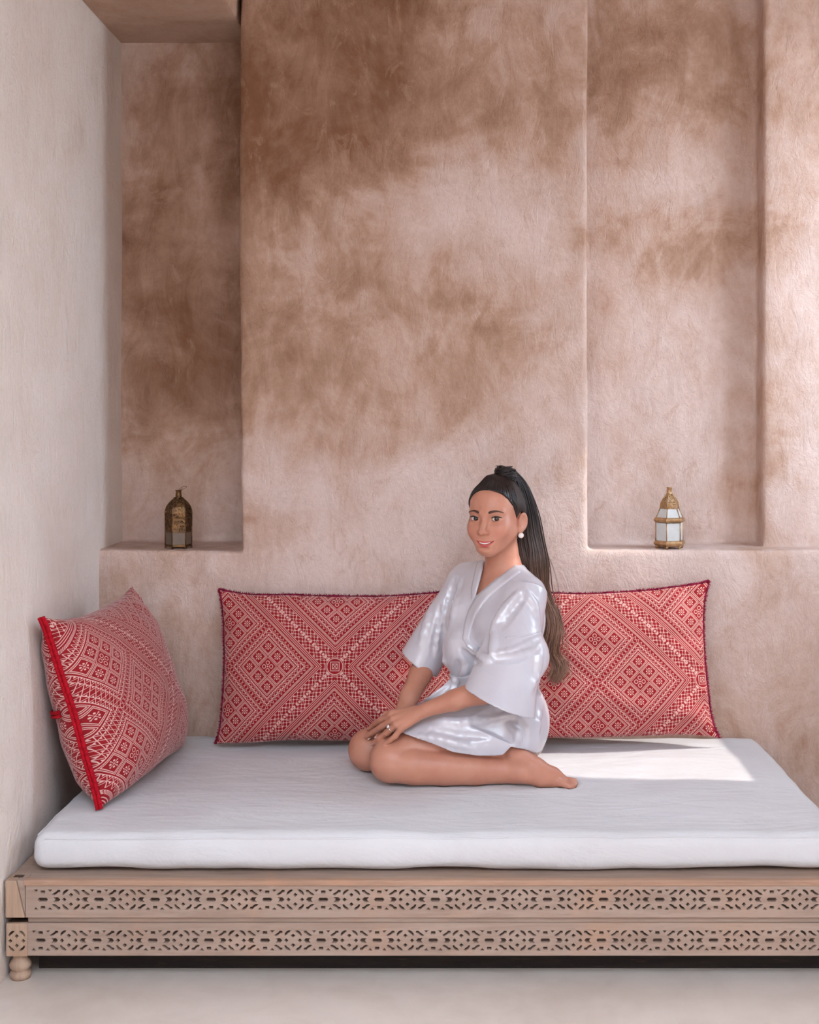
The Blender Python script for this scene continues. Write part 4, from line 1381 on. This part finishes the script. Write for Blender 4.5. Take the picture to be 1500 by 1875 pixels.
# hem: the near side lifts from the knee to the heel, the front edge ends above the knees
hem_px = [(690, 1338), (717, 1344), (745, 1350), (790, 1361), (830, 1375), (870, 1384), (905, 1386), (922, 1384), (936, 1370), (960, 1376), (985, 1392), (1000, 1400), (1060, 1410)]
hx = [at(a, b_, -0.60).x for a, b_ in hem_px]; hz = [at(a, b_, -0.60).z for a, b_ in hem_px]
def hem(X, Y, Z):
    zc = np.interp(X.ravel(), hx, hz).reshape(X.shape)
    near = zc - Z
    near = near - 0.6 * np.clip(Y + 0.46, 0, 1)
    front = (-0.176 - 0.10 * np.clip(Y + 0.545, -0.2, 0.3)) - X + 0.35 * np.clip(0.47 - Z, -0.1, 0.0)
    return np.maximum(near, front) + 0 * (X + Y + Z)
def hem_cut(X, Y, Z):
    h_ = hem(X, Y, Z)
    return np.where(Z < 0.60, h_, -0.05)
RF.put(hem_cut, (-0.3, -0.8, 0.3), (0.4, -0.1, 0.62), op='i')
# sleeves
NS_A, NS_B = at(962, 1080, -0.460), at(914, 1283, -0.605)
FS_A, FS_B = at(852, 1066, -0.275), at(768, 1216, -0.295)
e_n = at(1000, 1290, -0.60) - at(868, 1248, -0.60)
sl_n = (at(892, 1282, -0.60) - at(912, 1235, -0.60))
e_f = at(799, 1242, -0.31) - at(736, 1196, -0.31)
sl_f = Vector((e_f.z, 0, -e_f.x)); sl_f = sl_f if sl_f.z < 0 else -sl_f
def sleeve(F, Aa, Bb, e, wa, wb, sl, k):
    fn, lo, hi = tapered(Aa, Bb, e, wa, wb, sl)
    F.put(fn, lo, hi, k)
sleeve(RF, NS_A, NS_B, e_n, (0.056, 0.058), (0.098, 0.084), sl_n, 0.022)
ellip(RF, at(974, 1203, -0.545), (0.048, 0.05, 0.055), None, 0.03)
sleeve(RF, FS_A, FS_B, e_f, (0.048, 0.050), (0.064, 0.060), sl_f, 0.018)
RF.put(*tapered(NS_A, NS_B, e_n, (0.036, 0.036), (0.0900, 0.0760), sl_n, t0=0.88, t1=1.3), op='s')
RF.put(*tapered(FS_A, FS_B, e_f, (0.030, 0.032), (0.0575, 0.0535), sl_f, t0=0.86, t1=1.3), op='s')
# folds: ridges and furrows drawn along the cloth
FOLDS = [  # pixel line, radius, depth of the axis below the cloth, op
    ([(950, 1082), (928, 1108), (908, 1138), (896, 1172)], 0.010, 0.004, 'u'),
    ([(962, 1090), (940, 1120), (920, 1150)], 0.008, -0.004, 's'),
    ([(902, 1197), (945, 1190), (975, 1176), (997, 1162)], 0.008, 0.003, 'u'),
    ([(905, 1210), (945, 1204), (985, 1190)], 0.007, -0.003, 's'),
    ([(893, 1160), (890, 1180), (893, 1200)], 0.008, -0.002, 's'),
    ([(905, 1160), (904, 1178), (901, 1196)], 0.007, 0.003, 'u'),
    ([(832, 1062), (822, 1100), (812, 1150), (808, 1190)], 0.008, -0.003, 's'),
    ([(846, 1060), (836, 1100), (826, 1140)], 0.008, 0.004, 'u'),
    ([(850, 1178), (866, 1192), (884, 1204), (900, 1210)], 0.007, 0.003, 'u'),
    ([(846, 1190), (862, 1206), (880, 1216)], 0.006, -0.002, 's'),
    ([(812, 1205), (818, 1222), (826, 1238)], 0.006, 0.003, 'u'),
    ([(838, 1210), (838, 1224), (836, 1238)], 0.006, -0.002, 's'),
    ([(856, 1222), (850, 1232), (844, 1240)], 0.006, 0.003, 'u'),
    ([(800, 1080), (785, 1125), (768, 1180)], 0.007, 0.003, 'u'),
    ([(806, 1110), (800, 1150), (792, 1200)], 0.007, -0.003, 's'),
    ([(990, 1190), (985, 1225), (972, 1265)], 0.008, 0.003, 'u'),
    ([(930, 1325), (948, 1340), (950, 1362)], 0.009, 0.004, 'u'),
    ([(945, 1318), (962, 1335), (964, 1360)], 0.008, -0.003, 's'),
    ([(800, 1318), (840, 1322), (890, 1318), (940, 1308)], 0.010, 0.004, 'u'),
    ([(790, 1336), (840, 1346), (890, 1350)], 0.008, -0.002, 's'),
    ([(770, 1346), (820, 1358), (870, 1370)], 0.007, 0.003, 'u'),
    ([(985, 1240), (990, 1290), (985, 1340)], 0.010, 0.004, 'u'),
    ([(960, 1080), (978, 1105), (988, 1140)], 0.009, 0.004, 'u'),
]
def px_line(F, pl, n=10):
    out = []
    for i in range(len(pl) - 1):
        for j in range(n):
            f = j / n
            out.append((pl[i][0] + (pl[i+1][0] - pl[i][0]) * f, pl[i][1] + (pl[i+1][1] - pl[i][1]) * f))
    out.append(pl[-1])
    return out
for pl_, r_, dep, op_ in FOLDS:
    P = []
    for (a, b_) in px_line(RF, pl_, 3):
        h_ = RF.ray(a, b_)
        if h_ is not None: P.append(h_ - RF.normal(h_) * dep)
    if len(P) < 3: continue
    m_ = len(P)
    rad = [max(0.0015, r_ * math.sin(math.pi * (0.12 + 0.76 * i / (m_ - 1)))) for i in range(m_)]
    for i in range(m_ - 1):
        cone(RF, P[i], P[i+1], rad[i], rad[i+1], 0.012, op_)
# soft unevenness of thin cloth
def cloth(X, Y, Z):
    return 0.0022 * vnoise(X * 16 + Z * 7, Y * 16, Z * 9 - X * 6) + 0.0012 * vnoise(X * 34, Y * 34 + 3, Z * 20)
RF.put(cloth, (-1, -1, 0), (1, 1, 1.2), op='a')
# nowhere may the body come through the cloth
CV = Field((-0.26, -0.76, 0.315), (0.36, -0.17, 0.95), 0.0027)
Rb = Matrix((A, -G, Vector((0, 0, 1)))).transposed()
ellip(CV, (0.1193, -0.38, 0.7538), (0.142, 0.088, 0.135), Rb, 0.03)
ellip(CV, (0.1011, -0.385, 0.592), (0.112, 0.082, 0.120), Rb, 0.05)
ellip(CV, (0.150, -0.405, 0.465), (0.100, 0.140, 0.118), None, 0.05)
chain(CV, [HP_N + Vector((0, 0.015, 0)), (HP_N + KN_N) / 2 + Vector((0, 0.018, 0.022)), KN_N + Vector((0.008, 0.006, 0.010))], [0.085, 0.072, 0.053], 0.03)
chain(CV, [HP_F, (HP_F + KN_F) / 2 + Vector((0, 0, 0.012)), KN_F], [0.085, 0.074, 0.056], 0.03)
for a_, b_ in ((SH_N, EL_N), (SH_F, EL_F)):
    chain(CV, [a_, a_.lerp(b_, 0.78)], [0.045, 0.039], 0.02)
CV.d -= 0.0045
CV.put(hem_cut, (-0.3, -0.8, 0.3), (0.4, -0.1, 0.62), op='i')
kk_ = 0.006
hh_ = np.clip(0.5 + 0.5 * (RF.d - CV.d) / kk_, 0, 1)
RF.d = RF.d * (1 - hh_) + CV.d * hh_ - kk_ * hh_ * (1 - hh_)
del hh_
# V neck and the opening round the neck
vpoly = [(892, 1000), (887, 1030), (880, 1060), (871, 1092), (884, 1080), (908, 1060), (950, 1030), (962, 1000)]
def vcut(X, Y, Z):
    s = FPX / (Y - CAM.y)
    px = CX + X * s; py = CY - (Z - CAM.z) * s
    d = None
    inside = np.zeros(np.broadcast(X, Y, Z).shape, bool)
    n = len(vpoly); px, py = np.broadcast_arrays(px, py)
    best = np.full(px.shape, 1e9)
    for i in range(n):
        x1, y1 = vpoly[i]; x2, y2 = vpoly[(i + 1) % n]
        cond = (y1 > py) != (y2 > py)
        xin = (x2 - x1) * (py - y1) / (y2 - y1 + 1e-9) + x1
        inside ^= cond & (px < xin)
        ex_, ey_ = x2 - x1, y2 - y1
        t = np.clip(((px - x1) * ex_ + (py - y1) * ey_) / (ex_**2 + ey_**2), 0, 1)
        best = np.minimum(best, (px - x1 - ex_ * t)**2 + (py - y1 - ey_ * t)**2)
    d = np.sqrt(best) * 0.0015 * np.where(inside, -1, 1)
    return np.maximum(d, Y + 0.375)
RF.put(vcut, (-0.02, -0.62, 0.79), (0.24, -0.37, 0.95), op='s')
nk0, nk1 = NECK + Vector((0.004, 0.004, -0.035)), hd(0, 0.022, -0.075)
cone(RF, nk0, nk1 + Vector((0, 0, 0.05)), 0.050, 0.060, 0.004, 's')
RV, RQ = RF.surface()
robe = wlink('robe', np_mesh('robe', RV, RQ), M_SATIN)
robe['label'] = 'short white satin wrap robe with wide sleeves'

def strip(F, pa, pb, lift, name, parent, n=8, w=5, mat=None, sink=0.004, minY=None):
    """a band of cloth lying on the surface between two pixel lines"""
    la, lb = px_line(F, pa, n), px_line(F, pb, n)
    m_ = min(len(la), len(lb))
    top, bot = [], []
    last = None
    rows = 0
    for i in range(m_):
        row = [F.ray(la[i][0] * (1 - j / (w - 1)) + lb[i][0] * j / (w - 1), la[i][1] * (1 - j / (w - 1)) + lb[i][1] * j / (w - 1)) for j in range(w)]
        if any(p is None for p in row): continue
        if max((row[j + 1] - row[j]).length for j in range(w - 1)) > 0.02: continue
        if last is not None and (row[0] - last).length > 0.05: continue
        last = row[0]; rows += 1
        for j, p in enumerate(row):
            nn = F.normal(p)
            top.append(p + nn * (lift if 0 < j < w - 1 else lift * 0.75)); bot.append(p - nn * sink)
    m_ = rows
    if m_ < 2: return None
    fs = []
    N_ = m_ * w
    for i in range(m_ - 1):
        for j in range(w - 1):
            a0 = i * w + j
            fs.append((a0, a0 + 1, a0 + w + 1, a0 + w)); fs.append((N_ + a0, N_ + a0 + w, N_ + a0 + w + 1, N_ + a0 + 1))
    for i in range(m_ - 1):
        a0 = i * w; fs.append((a0, a0 + w, N_ + a0 + w, N_ + a0))
        a0 = i * w + w - 1; fs.append((a0 + w, a0, N_ + a0, N_ + a0 + w))
    for j in range(w - 1):
        fs.append((j + 1, j, N_ + j, N_ + j + 1)); e = (m_ - 1) * w + j
        fs.append((e, e + 1, N_ + e + 1, N_ + e))
    me = mesh_from(name, top + bot, fs)
    me.transform(WINV)
    return link(name, me, mat or M_SATIN, parent)
strip(RF, [(887, 1026), (881, 1048), (875, 1076), (869, 1094)],
          [(875, 1026), (869, 1050), (863, 1078), (864, 1100)], 0.0020, 'lapel', robe)
strip(RF, [(952, 1030), (930, 1045), (907, 1063), (885, 1081), (871, 1095), (858, 1118), (850, 1145), (847, 1170), (856, 1186), (878, 1201)],
          [(961, 1042), (940, 1057), (917, 1075), (897, 1092), (884, 1106), (871, 1127), (863, 1149), (861, 1168), (867, 1178), (884, 1190)], 0.0028, 'lapel', robe)
strip(RF, [(926, 1166), (950, 1164), (975, 1159), (998, 1150)], [(926, 1169), (950, 1167), (975, 1162), (998, 1153)], 0.0014, 'sleeve_seam', robe, w=3)
# sash: the cloth's own shape, a little larger, between two planes
def sash():
    F = Field((-0.10, -0.62, 0.50), (0.30, -0.20, 0.70), 0.003)
    robe_prims(F)
    F.d -= 0.008
    n_ = Vector((-0.16, 0.0, 1.0)).normalized(); c_ = n_.dot(at(838, 1250, -0.47))
    def slab(X, Y, Z):
        return np.abs(X * n_.x + Z * n_.z - c_ + 0.003 * vnoise(X * 22, Y * 22, Z * 3)) - 0.0165 + 0 * Y
    F.put(slab, (-1, -1, 0), (1, 1, 1), op='i')
    V, Q = F.surface()
    return wlink('sash', np_mesh('sash', V, Q), M_SATIN), F
sash_o, SF = sash()
def tail(pl, w0, w1, name):
    """a hanging end of the sash: a bent ribbon through points in space"""
    b = MB(); vs_, fs = [], []
    m_ = len(pl)
    for i, p in enumerate(pl):
        d = (pl[min(i + 1, m_ - 1)] - pl[max(i - 1, 0)]).normalized()
        sd = d.cross(Vector((0.2, -1, 0.1))).normalized()
        nn = sd.cross(d)
        w = w0 + (w1 - w0) * i / (m_ - 1)
        for j in range(5):
            g = j / 2 - 1
            vs_.append(p + sd * (w * g) + nn * (0.003 * math.cos(g * 2.5 + i)))
        for j in range(5):
            g = 1 - j / 2
            vs_.append(p + sd * (w * g) + nn * (0.003 * math.cos(g * 2.5 + i) - 0.0018))
    for i in range(m_ - 1):
        for j in range(10):
            a0 = i * 10 + j; a1 = i * 10 + (j + 1) % 10
            fs.append((a0, a1, a1 + 10, a0 + 10))
    fs += [tuple(reversed(range(10))), tuple(range(m_ * 10 - 10, m_ * 10))]
    b.add(vs_, fs)
    return wbuild(b, name, M_SATIN, sash_o)
tail([at(832, 1246, -0.508), at(822, 1258, -0.520), at(808, 1270, -0.530), at(794, 1281, -0.53), at(784, 1288, -0.51)], 0.011, 0.016, 'sash_end')
tail([at(836, 1244, -0.512), at(832, 1256, -0.522), at(829, 1270, -0.530), at(827, 1284, -0.535)], 0.009, 0.012, 'sash_end')
b = MB()
b.tube([at(828, 1240, -0.503), at(833, 1246, -0.510), at(838, 1254, -0.508)], [0.008, 0.0115, 0.008], 10)
wbuild(b, 'sash_knot', M_SATIN, sash_o)

# ------------------------------------------------------------------ hair
def hair_mat(name, root_c, tip_c, z0, z1):
    m = Mat(name, rough=0.38, spec=0.4)
    co = m.coord('Object')
    z = m.xyz(co)[2]
    n = m.noise(m.scaled(co, (60, 60, 6)), 2.0, 4, 0.6)
    f = (z + (n - 0.5) * 0.12).ss(z0, z1)
    c = m.mix(f, tip_c, root_c)
    m.color(m.mix(n.ss(0.55, 0.75) * 0.4, c, tuple(k * 1.7 for k in root_c)))
    m.b.inputs['Anisotropic'].default_value = 0.6
    return m.m
M_HAIR = hair_mat('dark_brown_hair', srgb(34, 25, 24), srgb(128, 92, 74), 0.26, 0.74)     # heights above the mattress
hair = empty('hair', (0, 0, 0)); hair.parent = woman
BUN = hd(0.016, 0.036, 0.106)
def scalp_dirs(y, z, x):
    return Vector((x, y, z)).normalized()
# sleek cap
def cap():
    lo = tuple(c for c in (HC.x - 0.12, HC.y - 0.13, HC.z - 0.11)); hi = (HC.x + 0.12, HC.y + 0.15, HC.z + 0.135)
    F = Field(lo, hi, 0.0016)
    ellip(F, hd(0, 0.018, 0.030), (0.0722, 0.0925, 0.0775), HR, 0.005)
    ellip(F, hd(0, -0.034, 0.037), (0.0585, 0.0525, 0.0545), HR, 0.03)
    ellip(F, hd(0, 0.045, -0.010), (0.066, 0.062, 0.075), HR, 0.03)
    cone(F, hd(0.004, 0.022, 0.085), BUN, 0.040, 0.017, 0.03)
    Rm = np.array(HR)
    def line_(X, Y, Z):
        px, py, pz = X - HC.x, Y - HC.y, Z - HC.z
        x = px*Rm[0][0] + py*Rm[1][0] + pz*Rm[2][0]
        y = px*Rm[0][1] + py*Rm[1][1] + pz*Rm[2][1]
        z = px*Rm[0][2] + py*Rm[1][2] + pz*Rm[2][2]
        b = np.where(z > 0, -0.010 - 0.76 * z, -0.010 - 0.25 * z)
        b = b + 0.0016 * vnoise(x * 160, y * 40, z * 160)
        hole = 0.020 * (1 - np.sqrt(((y - 0.012) / 0.021) ** 2 + ((z + 0.016) / 0.031) ** 2))
        burn = np.where(y < 0.012, -(z + 0.020), -1.0)
        return np.maximum(np.maximum((b - y) * 0.75, -(z + 0.085)), np.maximum(hole, burn))
    F.put(line_, lo, hi, op='i')
    V, Q = F.surface()
    me = np_mesh('hair_cap', V, Q); me.transform(WINV)
    return link('hair_cap', me, M_HAIR, hair), F
cap_o, CF = cap()
rnd = random.Random(21)
def snap(F, p, c, lift):
    """push a point to the surface along the ray from c"""
    d = (p - c).normalized()
    q = c + d * 0.15
    for _ in range(160):
        v = F.value(q)
        if v < 0.0004: break
        q = q - d * max(0.0004, min(v * 0.7, 0.01))
    return q + d * lift
b = MB()
cc = hd(0, 0.012, 0.030)
for i in range(230):
    a = rnd.uniform(-1, 1)
    x = 0.078 * math.sin(a * 1.75)
    if rnd.random() < 0.62:
        z = rnd.uniform(0.012, 0.092); y = -0.008 - 0.76 * z
        x = math.copysign(0.074 * math.sqrt(max(0, 1 - (max(0, z) / 0.098) ** 2.2)), a) * (rnd.random() ** 0.6 if z > 0.055 else 1)
    else:
        z = rnd.uniform(-0.06, 0.05); y = rnd.uniform(0.045, 0.10); x = math.copysign(0.07, a)
    s0 = Vector((x, y, z)); e0 = Vector((rnd.uniform(-0.012, 0.014), 0.028 + rnd.uniform(-0.012, 0.012), 0.115))
    P = []
    bad = False
    for j in range(13):
        f = j / 12
        q = s0.lerp(e0, f)
        q.z += 0.018 * math.sin(math.pi * f)
        w = snap(CF, hd(*q), cc, 0.0002)
        if (w - cc).length < 0.03: bad = True; break
        P.append(w)
    if bad or any((P[j + 1] - P[j]).length > 0.03 for j in range(12)): continue
    b.tube(P, [0.0004 + 0.0011 * math.sin(math.pi * (0.08 + 0.84 * j / 12)) for j in range(13)], 5)
wbuild(b, 'sleek_strands', M_HAIR, hair)
# the knot on the crown: coils of hair
b = MB()
b.tube([BUN + HR @ Vector((-0.012, -0.002, 0.006)), BUN + HR @ Vector((-0.006, 0, 0.009)), BUN + HR @ Vector((0.008, 0.002, 0.011)), BUN + HR @ Vector((0.016, 0.004, 0.006))], [0.014, 0.0205, 0.0215, 0.014], 14)
for i in range(240):
    ph = rnd.uniform(0, 6.28); tilt = rnd.uniform(-0.5, 0.5); r = rnd.uniform(0.015, 0.0285); hh = rnd.uniform(-0.012, 0.016); r *= math.sqrt(max(0.25, 1 - (hh / 0.019) ** 2))
    P = []
    for j in range(17):
        a = ph + 4.6 * j / 16
        v = Vector((math.cos(a) * r, math.sin(a) * r * 0.95, hh + 0.006 * math.sin(a * 1.0 + ph) + tilt * r * math.cos(a)))
        P.append(BUN + HR @ (Vector((v.x * 1.12, v.y, v.z)) + Vector((0, 0, 0.008))))
    b.tube(P, [0.0005 + 0.0013 * math.sin(math.pi * (0.1 + 0.8 * j / 16)) for j in range(17)], 6)
wbuild(b, 'hair_knot', M_HAIR, hair)
# the long tail of waves down her back
guides = [  # pixel, pixel, depth; from the crown to the ends
    [(940, 860, -0.380), (962, 886, -0.355), (979, 935, -0.345), (986, 985, -0.345), (994, 1035, -0.345), (1000, 1090, -0.340), (1006, 1140, -0.345), (1018, 1185, -0.352), (1026, 1222, -0.360), (1006, 1258, -0.365)],
    [(934, 864, -0.390), (952, 890, -0.372), (964, 935, -0.365), (968, 985, -0.370), (976, 1030, -0.385), (990, 1085, -0.380), (999, 1135, -0.365), (1008, 1180, -0.365), (1012, 1215, -0.370), (996, 1244, -0.370)],
    [(944, 862, -0.370), (967, 893, -0.340), (985, 945, -0.320), (994, 1000, -0.315), (1004, 1050, -0.312), (1010, 1100, -0.312), (1016, 1150, -0.320), (1026, 1192, -0.332), (1034, 1222, -0.342), (1022, 1252, -0.350)],
    [(930, 866, -0.385), (946, 905, -0.355), (950, 950, -0.360), (948, 1000, -0.372), (964, 1040, -0.375), (984, 1080, -0.355), (994, 1130, -0.345), (1002, 1175, -0.345), (1010, 1205, -0.352), (1000, 1235, -0.355)]]
GP = [[at(*q) for q in g] for g in guides]
def catmull(P, f):
    n_ = len(P) - 1
    t = f * n_; i = min(int(t), n_ - 1); t -= i
    p0, p1, p2, p3 = P[max(i-1, 0)], P[i], P[i+1], P[min(i+2, n_)]
    return 0.5 * ((2 * p1) + (p2 - p0) * t + (2*p0 - 5*p1 + 4*p2 - p3) * t*t + (3*p1 - p0 - 3*p2 + p3) * t**3)
b = MB()
for i in range(900):
    w = [rnd.random() ** 3.5 for _ in GP]; sw = sum(w); w = [c / sw for c in w]
    end = rnd.uniform(0.80, 1.0) if i > 40 else rnd.uniform(0.45, 0.8)
    ph = rnd.uniform(-0.35, 0.35) + sum(w[k] * k for k in range(4)) * 0.35
    am = rnd.uniform(0.008, 0.015)
    jit = Vector((rnd.gauss(0, 1), rnd.gauss(0, 1), 0)) * 0.0055
    P, rr = [], []
    N_ = 34
    for j in range(N_ + 1):
        f = end * j / N_
        p = Vector((0, 0, 0))
        for wk, g in zip(w, GP): p += catmull(g, f) * wk
        k = smoothstep(0.25, 0.75, np.array(f)).item()
        wave = math.sin(f * 21 + ph) * am * (0.15 + 0.95 * k)
        wave2 = math.cos(f * 21 + ph) * am * (0.15 + 0.85 * k)
        p += Vector((wave, wave2, 0)) + jit * (min(1, f * 5) * (0.6 + 0.7 * k))
        P.append(p)
        rr.append((0.0006 + 0.0013 * math.sin(math.pi * min(1, 0.06 + 0.90 * j / N_)) ** 0.7) * (1 - 0.5 * k * j / N_))
    b.tube(P, rr, 5)
wbuild(b, 'long_waves', M_HAIR, hair)
# a few loose hairs
b = MB()
for i in range(16):
    g = GP[rnd.choice((0, 2))]
    s0 = rnd.uniform(0.35, 0.6); P = []
    off = rnd.uniform(0.006, 0.022)
    for j in range(15):
        f = s0 + (0.3) * j / 14
        P.append(catmull(g, min(f, 1)) + Vector((off * math.sin(math.pi * j / 14) + 0.012, 0, 0)))
    b.tube(P, 0.0003, 4)
wbuild(b, 'loose_hairs', M_HAIR, hair)
